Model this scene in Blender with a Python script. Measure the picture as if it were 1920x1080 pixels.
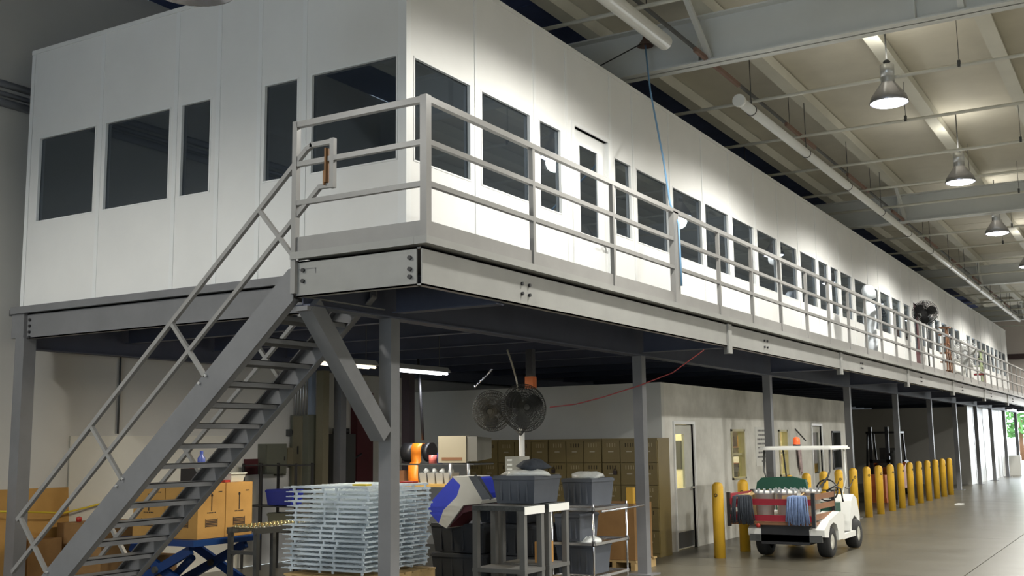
import bpy, math, random
from mathutils import Vector, Matrix
for _o in list(bpy.data.objects): bpy.data.objects.remove(_o)
random.seed(7)
S = bpy.context.scene
COL = S.collection
R = math.radians
# ---------------------------------------------------------------- camera
f_px, yaw, pitch, roll = 2050.0, -.533, .1407, -.0123
cd = bpy.data.cameras.new('camera'); cam = bpy.data.objects.new('camera', cd); COL.objects.link(cam)
cd.sensor_width = 36.0; cd.lens = 36.0 * f_px / 1920.0; cd.clip_end = 400
fw = Vector((math.sin(yaw)*math.cos(pitch), math.cos(yaw)*math.cos(pitch), math.sin(pitch)))
rt = Vector((math.cos(yaw), -math.sin(yaw), 0)); up = rt.cross(fw)
r2 = math.cos(roll)*rt + math.sin(roll)*up; u2 = -math.sin(roll)*rt + math.cos(roll)*up
cam.matrix_world = Matrix(((r2.x, u2.x, -fw.x, 0), (r2.y, u2.y, -fw.y, 0), (r2.z, u2.z, -fw.z, 1.75), (0, 0, 0, 1)))
S.camera = cam
# ---------------------------------------------------------------- world, exposure
S.view_settings.view_transform = 'Standard'; S.view_settings.look = 'None'
S.view_settings.gamma = 1.0; S.view_settings.use_curve_mapping = False
S.view_settings.exposure = 0.0
W = bpy.data.worlds.new('sky'); S.world = W; W.use_nodes = True
bg = W.node_tree.nodes['Background']; bg.inputs[0].default_value = (.80, .92, 1.0, 1); bg.inputs[1].default_value = 5.0
# blue area light added behind the camera, standing in for daylight from an unseen doorway
def area(name, loc, rot, sx, sy, e, c):
    l = bpy.data.lights.new(name, 'AREA'); l.shape = 'RECTANGLE'; l.size = sx; l.size_y = sy; l.energy = e; l.color = c
    o = bpy.data.objects.new(name, l); o.location = loc; o.rotation_euler = rot; COL.objects.link(o); return o
area('rear_daylight_fill', (-3.0, -7.7, 2.4), (R(90), 0, 0), 5.0, 4.0, 130, (.62, .76, 1.0))
area('far_door_daylight', (-3.6, 59.4, 1.7), (R(-90), 0, 0), 5.6, 3.0, 420, (.9, .97, 1.0))
LAMP_E, LAMP_SPOT, UP_E = 1000.0, R(163), 26.0

# ---------------------------------------------------------------- materials
MATS = {}
def mat(name, c, rough=.6, metal=0, var=.0, scale=3.0, bump=0.0, emit=None, es=1.0, spec=None, tint=None):
    if name in MATS: return MATS[name]
    m = bpy.data.materials.new(name); m.use_nodes = True; nt = m.node_tree; b = nt.nodes['Principled BSDF']
    b.inputs['Base Color'].default_value = (*c, 1); b.inputs['Roughness'].default_value = rough; b.inputs['Metallic'].default_value = metal
    if spec is not None: b.inputs['Specular IOR Level'].default_value = spec
    if var or bump:
        tc = nt.nodes.new('ShaderNodeTexCoord'); nz = nt.nodes.new('ShaderNodeTexNoise')
        nz.inputs['Scale'].default_value = scale; nz.inputs['Detail'].default_value = 5; nz.inputs['Roughness'].default_value = .6
        nt.links.new(tc.outputs['Object'], nz.inputs['Vector'])
        if var:
            cr = nt.nodes.new('ShaderNodeValToRGB'); cr.color_ramp.elements[0].position = .3; cr.color_ramp.elements[1].position = .72
            t = tint or tuple(v*(1-var) for v in c)
            cr.color_ramp.elements[0].color = (*t, 1); cr.color_ramp.elements[1].color = (*[min(1, v*(1+var*.35)) for v in c], 1)
            nt.links.new(nz.outputs['Fac'], cr.inputs['Fac']); nt.links.new(cr.outputs['Color'], b.inputs['Base Color'])
        if bump:
            bp = nt.nodes.new('ShaderNodeBump'); bp.inputs['Strength'].default_value = bump; bp.inputs['Distance'].default_value = .01
            nt.links.new(nz.outputs['Fac'], bp.inputs['Height']); nt.links.new(bp.outputs['Normal'], b.inputs['Normal'])
    if emit: b.inputs['Emission Color'].default_value = (*emit, 1); b.inputs['Emission Strength'].default_value = es
    MATS[name] = m; return m
def glass_mat(name, tint, refl=(.9, .95, 1), ior=1.5, film=None):
    m = bpy.data.materials.new(name); m.use_nodes = True; nt = m.node_tree; nt.nodes.clear()
    out = nt.nodes.new('ShaderNodeOutputMaterial'); mx = nt.nodes.new('ShaderNodeMixShader'); fr = nt.nodes.new('ShaderNodeFresnel')
    gl = nt.nodes.new('ShaderNodeBsdfGlossy'); tr = nt.nodes.new('ShaderNodeBsdfTransparent')
    fr.inputs['IOR'].default_value = ior; gl.inputs['Roughness'].default_value = .015; gl.inputs['Color'].default_value = (*refl, 1)
    tr.inputs['Color'].default_value = (*tint, 1)
    ge = nt.nodes.new('ShaderNodeNewGeometry'); mu = nt.nodes.new('ShaderNodeMath'); mu.operation = 'MULTIPLY'; sb = nt.nodes.new('ShaderNodeMath'); sb.operation = 'SUBTRACT'; sb.inputs[0].default_value = 1
    nt.links.new(ge.outputs['Backfacing'], sb.inputs[1]); nt.links.new(fr.outputs[0], mu.inputs[0]); nt.links.new(sb.outputs[0], mu.inputs[1]); nt.links.new(mu.outputs[0], mx.inputs[0])
    if film:
        df = nt.nodes.new('ShaderNodeBsdfDiffuse'); df.inputs[0].default_value = (*film, 1); m2 = nt.nodes.new('ShaderNodeMixShader'); m2.inputs[0].default_value = .35
        nt.links.new(tr.outputs[0], m2.inputs[1]); nt.links.new(df.outputs[0], m2.inputs[2]); nt.links.new(m2.outputs[0], mx.inputs[1])
    else: nt.links.new(tr.outputs[0], mx.inputs[1])
    nt.links.new(gl.outputs[0], mx.inputs[2])
    nt.links.new(mx.outputs[0], out.inputs[0]); MATS[name] = m; return m
panel = mat('white_panel', (.80, .80, .78), .36, var=.05, scale=1.2, bump=.05)
trimw = mat('white_trim', (.80, .81, .80), .28)
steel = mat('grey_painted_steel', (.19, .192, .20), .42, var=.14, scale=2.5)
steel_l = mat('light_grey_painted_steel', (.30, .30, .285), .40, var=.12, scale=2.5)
rail_m = mat('guardrail_paint', (.27, .265, .255), .35, var=.10, scale=3)
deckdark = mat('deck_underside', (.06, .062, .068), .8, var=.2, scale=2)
joist_m = mat('joist_paint', (.075, .085, .125), .55, var=.15)
navy = mat('navy_roof_deck', (.07, .10, .23), .8, var=.2)
ceil_m = mat('roof_deck', (.66, .63, .54), .8, var=.14, scale=.6)
gird_m = mat('girder_paint', (.68, .70, .69), .6, var=.10, scale=.8)
purl_m = mat('purlin_paint', (.66, .65, .57), .6, var=.12, scale=.8)
wall_m = mat('painted_wall', (.66, .66, .62), .75, var=.08, scale=.7, bump=.05)
wall_blue = mat('painted_block_wall', (.60, .59, .55), .8, var=.08, scale=.6, bump=.1)
block_m = mat('grubby_white_wall', (.76, .75, .70), .7, var=.32, scale=1.1, tint=(.48, .47, .42), bump=.06)
tanwall = mat('tan_wall', (.74, .67, .62), .8, var=.08, scale=.5)
greywall = mat('grey_partition', (.42, .41, .38), .8, var=.1, scale=.5)
black = mat('black_metal', (.02, .02, .022), .4)
dkgrey = mat('dark_grey_metal', (.06, .062, .06), .5)
rubber = mat('rubber', (.018, .018, .018), .8)
chrome = mat('chrome', (.75, .76, .8), .2, 1)
alu = mat('aluminium', (.6, .61, .62), .35, .8)
card = mat('cardboard', (.48, .27, .075), .85, var=.12, scale=4)
card_d = mat('cardboard_brown', (.30, .165, .06), .85, var=.15, scale=4)
ink = mat('black_print', (.035, .025, .02), .8)
wood = mat('pale_wood', (.52, .36, .16), .7, var=.2, scale=6)
yellow = mat('bollard_yellow', (.72, .42, .03), .45, var=.16, scale=3)
bluep = mat('blue_plastic', (.03, .05, .48), .45, var=.1)
blues = mat('blue_steel', (.01, .05, .20), .4)
totegrey = mat('dark_grey_plastic', (.075, .085, .105), .5, var=.15, scale=4)
totelight = mat('light_grey_plastic', (.46, .46, .43), .5, var=.08)
tray_m = mat('translucent_white_plastic', (.60, .68, .74), .35, var=.08, scale=5)
locker_m = mat('locker_tan', (.185, .14, .05), .42, var=.1, scale=2)
locker_d = mat('locker_shadow_gap', (.03, .022, .01), .8)
maroon = mat('maroon_paint', (.075, .012, .016), .5)
redp = mat('red_paint', (.30, .015, .03), .4)
redplain = mat('bright_red', (.38, .03, .02), .45)
orange = mat('orange_strap', (.9, .26, .02), .4)
beige = mat('beige_plastic', (.40, .35, .24), .5)
white = mat('white_paint', (.78, .78, .74), .35)
whitep = mat('white_plastic', (.80, .80, .76), .45)
green = mat('green_vinyl', (.008, .07, .045), .4)
elec = mat('grey_green_enamel', (.13, .135, .10), .4, var=.1)
elec2 = mat('olive_enamel', (.18, .16, .10), .45, var=.1)
blueg = mat('blue_hose', (.22, .42, .66), .4)
brownw = mat('brown_wood', (.24, .11, .05), .6, var=.15)
mopb = mat('blue_mop', (.20, .28, .48), .95, var=.3, scale=20)
mopg = mat('grey_mop', (.04, .047, .06), .95, var=.3, scale=20)
clearp = mat('clear_wrap', (.6, .62, .6), .15, var=.2, scale=18, bump=.6)
glow = mat('lamp_glow', (1, 1, 1), .5, emit=(.93, .93, 1.0), es=26)
tube_glow = mat('tube_glow', (1, 1, 1), .5, emit=(.90, .92, 1.0), es=9)
warmglow = mat('warm_tube_glow', (1, 1, 1), .5, emit=(1.0, .85, .6), es=5)
gwin = glass_mat('office_glass', (.42, .46, .48), (.82, .91, 1), 2.1, (.058, .070, .086))
gclear = glass_mat('clear_glass', (.93, .96, .93))

# concrete floor
def floor_mat():
    m = bpy.data.materials.new('polished_concrete'); m.use_nodes = True; nt = m.node_tree; b = nt.nodes['Principled BSDF']
    tc = nt.nodes.new('ShaderNodeTexCoord'); n1 = nt.nodes.new('ShaderNodeTexNoise'); n1.inputs['Scale'].default_value = .5; n1.inputs['Detail'].default_value = 8
    cr = nt.nodes.new('ShaderNodeValToRGB'); e = cr.color_ramp.elements
    e[0].position = .25; e[0].color = (.095, .086, .063, 1); e[1].position = .8; e[1].color = (.138, .127, .098, 1)
    nt.links.new(tc.outputs['Object'], n1.inputs['Vector']); nt.links.new(n1.outputs['Fac'], cr.inputs['Fac']); nt.links.new(cr.outputs['Color'], b.inputs['Base Color'])
    r = nt.nodes.new('ShaderNodeMapRange'); r.inputs['To Min'].default_value = .27; r.inputs['To Max'].default_value = .36
    n2 = nt.nodes.new('ShaderNodeTexNoise'); n2.inputs['Scale'].default_value = 1.6; nt.links.new(tc.outputs['Object'], n2.inputs['Vector'])
    nt.links.new(n2.outputs['Fac'], r.inputs['Value']); nt.links.new(r.outputs['Result'], b.inputs['Roughness'])
    return m
floor_m = floor_mat()

# ---------------------------------------------------------------- mesh helpers
class MB:
    def __init__(s): s.v = []; s.f = []; s.sm = []
    def _add(s, vs, fs, smooth=False):
        n = len(s.v); s.v += [tuple(v) for v in vs]; s.f += [tuple(n+i for i in f) for f in fs]
        s.sm += ([smooth]*len(fs) if isinstance(smooth, bool) else list(smooth)); return s
    def box(s, x0, x1, y0, y1, z0, z1):
        if x0 > x1: x0, x1 = x1, x0
        if y0 > y1: y0, y1 = y1, y0
        if z0 > z1: z0, z1 = z1, z0
        return s._add([(x0,y0,z0),(x1,y0,z0),(x1,y1,z0),(x0,y1,z0),(x0,y0,z1),(x1,y0,z1),(x1,y1,z1),(x0,y1,z1)],
                      [(0,3,2,1),(4,5,6,7),(0,1,5,4),(1,2,6,5),(2,3,7,6),(3,0,4,7)])
    def frus(s, c, sx, sy, tx, ty, z0, z1):      # tapered box: bottom sx,sy top tx,ty
        x, y = c
        return s._add([(x-sx/2,y-sy/2,z0),(x+sx/2,y-sy/2,z0),(x+sx/2,y+sy/2,z0),(x-sx/2,y+sy/2,z0),(x-tx/2,y-ty/2,z1),(x+tx/2,y-ty/2,z1),(x+tx/2,y+ty/2,z1),(x-tx/2,y+ty/2,z1)],
                      [(0,3,2,1),(4,5,6,7),(0,1,5,4),(1,2,6,5),(2,3,7,6),(3,0,4,7)])
    def _basis(s, p, q, ref=None):
        p, q = Vector(p), Vector(q); d = (q-p).normalized()
        ref = Vector(ref) if ref is not None else (Vector((0,0,1)) if abs(d.z) < .95 else Vector((0,1,0)))
        a = d.cross(ref).normalized(); b = a.cross(d).normalized(); return p, q, a, b
    def bar(s, p, q, w, h, ref=None):            # rectangular bar; h measured along ref
        p, q, a, b = s._basis(p, q, ref); vs = []
        for c in (p, q):
            for i, j in ((-1,-1),(1,-1),(1,1),(-1,1)): vs.append(c + a*(i*w/2) + b*(j*h/2))
        return s._add(vs, [(0,1,2,3),(7,6,5,4),(0,4,5,1),(1,5,6,2),(2,6,7,3),(3,7,4,0)])
    def chan(s, p, q, w, h, t=.012, ref=None, side=1):   # C channel, web on +side
        P, Q, a, b = s._basis(p, q, ref)
        s.bar(P + a*side*(w/2-t/2), Q + a*side*(w/2-t/2), t, h, ref)
        for k in (-1, 1): s.bar(P + b*k*(h/2-t/2), Q + b*k*(h/2-t/2), w, t, ref)
        return s
    def ibeam(s, p, q, w, h, t=.02, ref=None):
        P, Q, a, b = s._basis(p, q, ref)
        s.bar(P, Q, t, h, ref)
        for k in (-1, 1): s.bar(P + b*k*(h/2-t/2), Q + b*k*(h/2-t/2), w, t, ref)
        return s
    def cyl(s, p, q, r, n=12, r2=None, smooth=True, caps=True):
        p, q, a, b = s._basis(p, q); r2 = r if r2 is None else r2; vs = []
        for c, rr in ((p, r), (q, r2)):
            for i in range(n):
                t = 2*math.pi*i/n; vs.append(c + a*math.cos(t)*rr + b*math.sin(t)*rr)
        fs = [(i, (i+1) % n, n+(i+1) % n, n+i) for i in range(n)]; sm = [smooth]*n
        if caps: fs += [tuple(range(n))[::-1], tuple(range(n, 2*n))]; sm += [False, False]
        return s._add(vs, fs, sm)
    def path(s, pts, r, n=8):
        pts = [Vector(p) for p in pts]; vs = []; prev = None
        for i, p in enumerate(pts):
            d = (pts[min(i+1, len(pts)-1)] - pts[max(i-1, 0)]).normalized()
            a = d.cross(Vector((0,0,1)) if abs(d.z) < .95 else Vector((0,1,0))).normalized()
            if prev is not None and a.dot(prev) < 0: a = -a
            prev = a; b = a.cross(d)
            for k in range(n):
                t = 2*math.pi*k/n; vs.append(p + a*math.cos(t)*r + b*math.sin(t)*r)
        m = len(pts); fs = [(i*n+k, i*n+(k+1) % n, (i+1)*n+(k+1) % n, (i+1)*n+k) for i in range(m-1) for k in range(n)]
        return s._add(vs, fs + [tuple(range(n))[::-1], tuple(range((m-1)*n, m*n))], [True]*len(fs) + [False, False])
    def lathe(s, prof, c=(0,0,0), n=20, axis='z'):       # profile [(r,h)]
        vs = []; c = Vector(c)
        for r, h in prof:
            for k in range(n):
                t = 2*math.pi*k/n; x, y = r*math.cos(t), r*math.sin(t)
                vs.append(c + (Vector((x, y, h)) if axis == 'z' else Vector((x, h, y)) if axis == 'y' else Vector((h, x, y))))
        fs = [(i*n+k, i*n+(k+1) % n, (i+1)*n+(k+1) % n, (i+1)*n+k) for i in range(len(prof)-1) for k in range(n)]
        return s._add(vs, fs, True)
    def prism(s, poly, axis, a, b):              # poly in the two other axes (order x,y,z without axis)
        def P(u, v, w): return {0: (w, u, v), 1: (u, w, v), 2: (u, v, w)}[axis]
        n = len(poly); vs = [P(u, v, a) for u, v in poly] + [P(u, v, b) for u, v in poly]
        return s._add(vs, [tuple(range(n))[::-1], tuple(range(n, 2*n))] + [(i, (i+1) % n, n+(i+1) % n, n+i) for i in range(n)])
    def ring(s, c, r, t, n=28, axis='y', m=6):
        pts = []
        for i in range(n+1):
            a = 2*math.pi*i/n; x, y = r*math.cos(a), r*math.sin(a)
            pts.append(Vector(c) + (Vector((x, 0, y)) if axis == 'y' else Vector((x, y, 0)) if axis == 'z' else Vector((0, x, y))))
        return s.path(pts, t, m)
    def tf(s, M):
        s.v = [tuple(M @ Vector(v)) for v in s.v]; return s
    def build(s, name, material, parent=None, org=None):
        me = bpy.data.meshes.new(name)
        vs = s.v
        root = parent
        off = Vector((0,0,0))
        while root is not None and not s_local(root): off = off + root.location; root = root.parent
        if off.length > 0: vs = [tuple(Vector(v)-off) for v in vs]
        me.from_pydata(vs, [], s.f); me.polygons.foreach_set('use_smooth', s.sm); me.materials.append(material); me.update()
        import bmesh as _b
        bm = _b.new(); bm.from_mesh(me); _b.ops.recalc_face_normals(bm, faces=bm.faces); bm.to_mesh(me); bm.free()
        o = bpy.data.objects.new(name, me); COL.objects.link(o)
        if parent is not None: o.parent = parent
        return o
LOCAL = set()
def s_local(o): return o is None or o.name in LOCAL
def tag(o, label=None, cat=None, group=None, kind=None):
    if label: o['label'] = label
    if cat: o['category'] = cat
    if group: o['group'] = group
    if kind: o['kind'] = kind
    return o
def thing(name, label, cat, loc=(0,0,0), group=None, local=False, kind=None, rz=0):
    o = bpy.data.objects.new(name, None); o.empty_display_size = .1; COL.objects.link(o); o.location = loc
    o.rotation_euler = (0, 0, rz)
    if local: LOCAL.add(o.name)          # local: its parts are drawn around its own origin
    return tag(o, label, cat, group, kind)
def dup(o, loc=None, rz=None, label=None, group=None, parent=None):
    c = o.copy(); COL.objects.link(c)
    if parent is not None: c.parent = parent
    if loc is not None: c.location = loc
    if rz is not None: c.rotation_euler = (0, 0, rz)
    if label: c['label'] = label
    if group: c['group'] = group
    for ch in list(o.children): dup(ch, parent=c)
    return c
def share(o, parent, loc):                # another piece with the same mesh
    c = bpy.data.objects.new(o.name.split('.')[0], o.data); COL.objects.link(c); c.parent = parent; c.location = loc; return c
ORD = ['topmost', 'second', 'third', 'fourth', 'fifth', 'sixth', 'seventh', 'eighth', 'ninth', 'tenth', 'eleventh', 'twelfth', 'thirteenth',
       'fourteenth', 'fifteenth', 'sixteenth', 'seventeenth', 'eighteenth', 'nineteenth', 'twentieth']
def structure(name, mb, m, label=None): return tag(mb.build(name, m), label, None, None, 'structure')

# ================================================================ SETTING
XL, XR, YB, YE, ZC = -11.75, 13.0, -8.0, 60.0, 7.95
fl = thing('floor', 'grey polished concrete warehouse floor', None, kind='structure')
js = [-20, -2.35, 3.4, 9.2, 14]; ys = [-9, -3, 3, 9, 15, 21, 27, 33, 39, 45, 51, 57, 61]
xs_ = [XL, -8.6, -2.35, 3.4, 9.2, XR]
for i in range(len(xs_)-1):
    for j in range(len(ys)-1):
        MB().box(xs_[i]+.006, xs_[i+1]-.006, max(ys[j], YB)+.006, min(ys[j+1], YE)-.006, -.15, 0).build('slab', floor_m, fl)
MB().box(XL, XR, YB, YE, -.2, -.02).build('joint_filler', mat('dark_joint', (.03, .028, .025), .9), fl)
structure('wall_left', MB().box(XL-.2, XL, YB, YE, 0, ZC), wall_blue)
structure('wall_right', MB().box(XR, XR+.2, YB, YE, 0, ZC), wall_m)
structure('wall_back', MB().box(XL, -5.6, YB-.2, YB, 0, ZC).box(-.4, XR, YB-.2, YB, 0, ZC).box(-5.6, -.4, YB-.2, YB, 4.5, ZC).box(-5.6, -.4, YB-.2, YB, 0, .3), wall_m)
structure('wall_end', MB().box(XL, -6.9, YE, YE+.2, 0, ZC).box(-.8, XR, YE, YE+.2, 0, ZC).box(-6.9, -.8, YE, YE+.2, 3.2, ZC), tanwall)
structure('trim_1', MB().box(-6.9, XR-.1, YE-.12, YE-.01, 5.6, 5.85), mat('dark_stripe', (.08, .05, .05), .7))
structure('ground', MB().box(-60, 60, YE+.2, 140, -.2, -.02), mat('asphalt', (.35, .34, .33), .9, var=.2))
# ceiling: roof deck, girders, purlins, struts, sag rods
ce = thing('ceiling', 'pale painted metal roof deck on girders and purlins', None, kind='structure')
GY = [.7, 14.16, 27.65, 40.9, 54.2]
nb = int((YE-YB)/1.5)
for k in range(nb+1):                      # roof sheets, lapped
    y0 = YB + k*1.5; MB().box(-6.8, XR, y0, min(y0+1.52, YE), ZC + (.006 if k % 2 else 0), ZC+.03).build('roof_sheet', ceil_m, ce); MB().box(XL, -6.81, y0, min(y0+1.52, YE), ZC + (.006 if k % 2 else 0), ZC+.03).build('navy_sheet', navy, ce)  # sheets over the office coloured dark navy instead of the pale deck tone
for gy in GY:
    g = MB().ibeam((XL, gy, 7.33), (XR, gy, 7.33), .30, .68, .022).build('girder', gird_m, ce)
    for k in range(9):
        x = -11 + k*2.9; MB().box(x-.006, x+.006, gy-.14, gy+.14, 7.01, 7.64).build('stiffener', gird_m, g)
PX = [-10.2, -8.5, -6.8, -5.05, -3.3, -1.75, -.1, 1.6, 3.3, 5.0, 6.7, 8.4, 10.1, 11.8]
for x in PX:
    MB().box(x-.05, x+.05, YB, YE, 7.68, 7.93).box(x-.11, x+.11, YB, YE, 7.67, 7.69).build('purlin', purl_m, ce)
for gy in GY:
    for x in PX[1:10:2]:
        for d in (-1, 1): MB().bar((x, gy+.05*d, 7.03), (x, gy+1.0*d, 7.68), .07, .07).build('strut', gird_m, ce)
RODS = [16.2, 18.6, 21.1, 23.5, 25.6, 29.8, 32.3, 35.2, 38.1, 43.5, 46.5, 49.5, 52, 57, 11.8, 9.2, 4.5]
for y in RODS:
    p = MB().cyl((XL+.1, y, 7.0), (XR-.1, y, 7.0), .028, 8).build('cross_pipe', purl_m, ce)
    for k in range(4):
        x = -8.6 + k*5.1 + (y*7 % 2); MB().bar((x, y, 7.0), (x, y, 7.7), .008, .008).box(x-.02, x+.02, y-.03, y+.03, 6.98, 7.08).build('hanger', dkgrey, p)

# ================================================================ MEZZANINE
CY = [8.1, 13.72, 19.35, 25.15, 30.3, 35.2, 39.8, 44.65, 48.8, 53.1, 57.6]
ZD = 3.38
mz = thing('mezzanine', 'grey painted steel mezzanine on square posts along the aisle', 'mezzanine', (-6.1, 8.1, 0))
for i, y in enumerate(CY):
    MB().box(-6.168, -6.032, y-.068, y+.068, 0.012, 2.9).box(-6.26, -5.94, y-.16, y+.16, 0, .014).build('column', steel, mz)
    if i and not 16 < y < 29: MB().box(-11.38, -11.24, y-.07, y+.07, 0, 2.9).build('column', steel, mz)
MB().box(-11.36, -11.20, 7.93, 8.09, 0, 3.02).build('column', steel, mz)
MB().box(-11.44, -11.22, 7.93, 8.14, 3.02, 3.30).build('cap_plate', steel, mz)
intc = MB().box(-11.3, -11.16, 13.13, 13.27, 0, 2.9); intc.build('column', elec2, mz)
MB().ibeam((-6.1, 6.9, 3.09), (-6.1, YE-.2, 3.09), .16, .38, .014).build('girder', joist_m, mz)
MB().ibeam((-11.38, 8.1, 3.09), (-11.38, YE-.2, 3.09), .16, .38, .014).build('girder', joist_m, mz)
for i, y in enumerate(CY):
    MB().ibeam((-6.02, y, 3.11), (-4.9, y, 3.11), .13, .33, .012).build('cantilever_beam', joist_m, mz)
for k in range(34):
    y = 9.5 + k*1.48
    MB().ibeam((-11.3, y, 3.17), (-6.18, y, 3.17), .10, .22, .01).build('joist', joist_m, mz)
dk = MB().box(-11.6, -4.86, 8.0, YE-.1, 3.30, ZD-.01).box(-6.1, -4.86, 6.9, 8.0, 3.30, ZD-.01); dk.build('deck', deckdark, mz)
# edge channels: front (long), end (behind stair), landing end
YS = [6.84] + [13.78, 19.61, 25.53, 31.68, 37.71, 43.7, 49.7, 55.7] + [YE-.15]
for a, b in zip(YS[:-1], YS[1:]):
    bm_ = MB().chan((-4.885, a+.015, 3.12), (-4.885, b-.015, 3.12), .07, .30, .012, side=1).build('edge_channel', steel_l, mz)
    for yy in (a+1.55, a+1.68):
        for zz in (3.16, 3.07): MB().cyl((-4.855, yy, zz), (-4.83, yy, zz), .016, 8).build('bolt', black, bm_)
for y in YS[1:-1]:
    br = MB().box(-4.852, -4.825, y-.02, y+.10, 2.88, 3.27).box(-4.94, -4.825, y+.10, y+.112, 2.88, 3.27).build('splice_plate', steel_l, mz)
e1 = MB().chan((-6.12, 6.885, 3.12), (-4.90, 6.885, 3.12), .07, .30, .012, side=1).build('edge_channel', steel_l, mz)
for x in (-6.05, -4.96):
    for zz in (3.19, 3.10, 3.04)[:2 if x < -6 else 3]: MB().cyl((x, 6.855, zz), (x, 6.83, zz), .018, 8).build('bolt', black, e1)
MB().chan((-6.11, 6.92, 3.12), (-6.11, 8.0, 3.12), .07, .30, .012, side=-1).build('edge_channel', steel_l, mz)
e2 = MB().chan((-11.19, 7.99, 3.15), (-6.17, 7.99, 3.15), .07, .29, .012, side=1).build('edge_channel', steel, mz)
for zz in (3.22, 3.15, 3.08, 3.02): MB().cyl((-11.14, 7.96, zz), (-11.14, 7.94, zz), .018, 8).build('bolt', black, e2)
MB().box(-11.44, -6.12, 7.90, 8.02, 3.30, ZD+.0).build('edge_angle', steel, mz)
MB().bar((-6.1, 6.98, 2.92), (-6.1, 7.98, 1.83), .15, .15, ref=(1, 0, 0)).build('knee_brace', steel, mz)
MB().box(-6.17, -6.03, 6.88, 7.06, 2.86, 2.90).build('brace_plate', steel, mz)
# edge angle + toe board along the open edges
MB().box(-4.89, -4.77, 6.80, YE-.15, 3.285, 3.345).build('edge_angle', steel_l, mz)
MB().box(-6.16, -4.892, 6.80, 6.89, 3.285, 3.345).build('edge_angle', steel_l, mz)

# guardrail
gr = thing('guardrail', 'grey square-tube guardrail along the mezzanine walkway', 'railing', (-4.8, 6.84, ZD-.04))
PY = [8.52, 10.22, 13.4, 14.72, 16.05, 17.45, 18.82, 20.2, 21.55, 22.9, 24.3, 25.75, 27.2, 28.7, 30.2, 31.7, 33.2, 34.7, 36.2, 37.7, 39.2, 40.7, 42.2, 43.7, 45.2, 46.7, 48.2, 49.7, 51.2, 52.7, 54.2, 55.7, 57.2, 58.7]
for y in PY: MB().box(-4.822, -4.778, y-.022, y+.022, 3.345, 4.44).build('post', rail_m, gr)
MB().box(-4.84, -4.775, 11.86, 12.01, 3.345, 4.44).build('post', rail_m, gr)
MB().box(-4.835, -4.773, 6.803, 6.872, 3.346, 4.475).build('corner_post', rail_m, gr)
MB().box(-6.165, -6.115, 6.815, 6.865, 3.0, 4.475).build('post', rail_m, gr)
for z in (4.445, 4.10, 3.765):
    h = .025 if z > 4.4 else .021
    MB().box(-4.8-h, -4.8+h, 6.87, YE-.2, z-h, z+h).build('rail', rail_m, gr)
    MB().box(-6.12, -4.83, 6.84-h, 6.84+h, z-h, z+h).build('rail', rail_m, gr)
MB().box(-4.806, -4.794, 6.87, YE-.2, 3.345, 3.47).build('toe_board', rail_m, gr)
MB().box(-6.12, -4.83, 6.834, 6.846, 3.345, 3.475).build('toe_board', rail_m, gr)

# ================================================================ STAIRCASE
st = thing('staircase', 'open grey steel staircase climbing from the floor to the mezzanine landing', 'staircase', (-9.9, 7.3, 0))
SL = .879
def zt(x): return 3.26 + SL*(x+6.15)
xb = -6.15 - 3.26/SL + .02
for y, s_, x1 in ((6.84, 1, -6.15), (7.80, -1, -6.02)):
    w = MB(); t = .012
    for (ya, yb, d0, d1) in ((y-t/2, y+t/2, 0, .315), (min(y, y+s_*.07), max(y, y+s_*.07), 0, .016), (min(y, y+s_*.07), max(y, y+s_*.07), .299, .315)):
        xa = -6.15 - (3.26-d1)/SL if d1 < .1 else -6.15-(3.26-d1)/SL
        xlo = -6.15 - (3.26-d0)/SL
        if d0 == 0 and d1 > .3: w.prism([(xlo, .0), (-6.15-(3.26-d1)/SL, 0), (x1, zt(x1)-d1), (x1, zt(x1))], 1, ya, yb)
        else: w.prism([(xlo+.02, zt(xlo+.02)-d0), (xlo+.02, zt(xlo+.02)-d1), (x1, zt(x1)-d1), (x1, zt(x1)-d0)], 1, ya, yb)
    w.build('stringer', steel, st)
RISE = ZD/19
tr0 = None
for k in range(1, 19):
    z = ZD - RISE*k; x = -6.15 + (z + .155 - 3.26)/SL
    b = MB().box(x-.125, x+.125, 6.85, 7.79, z-.006, z).box(x-.125, x-.113, 6.85, 7.79, z-.045, z).box(x+.113, x+.125, 6.85, 7.79, z-.045, z)
    tr = b.build('tread', steel, st)
MB().bar((-9.62, 7.8, 1.07), (-7.02, 7.8, 3.345), .038, .038).bar((-7.04, 7.8, 3.345), (-6.66, 7.8, 3.27), .038, .038).build('handrail', rail_m, st); hr = st.children[-1]
MB().bar((-9.66, 7.8, .575), (-6.75, 7.8, 3.10), .036, .036).build('mid_rail', rail_m, hr)
MB().bar((-6.67, 7.8, 3.28), (-6.62, 7.8, 3.0), .036, .036).build('end_loop', rail_m, hr)
for (ax, az, bx, bz) in ((-7.59, 2.86, -7.15, 2.36), (-8.62, 1.97, -8.16, 1.47), (-9.59, 1.11, -9.15, .6)): MB().bar((ax, 7.8, az), (bx, 7.8, bz), .034, .034).build('baluster', rail_m, hr)
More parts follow.
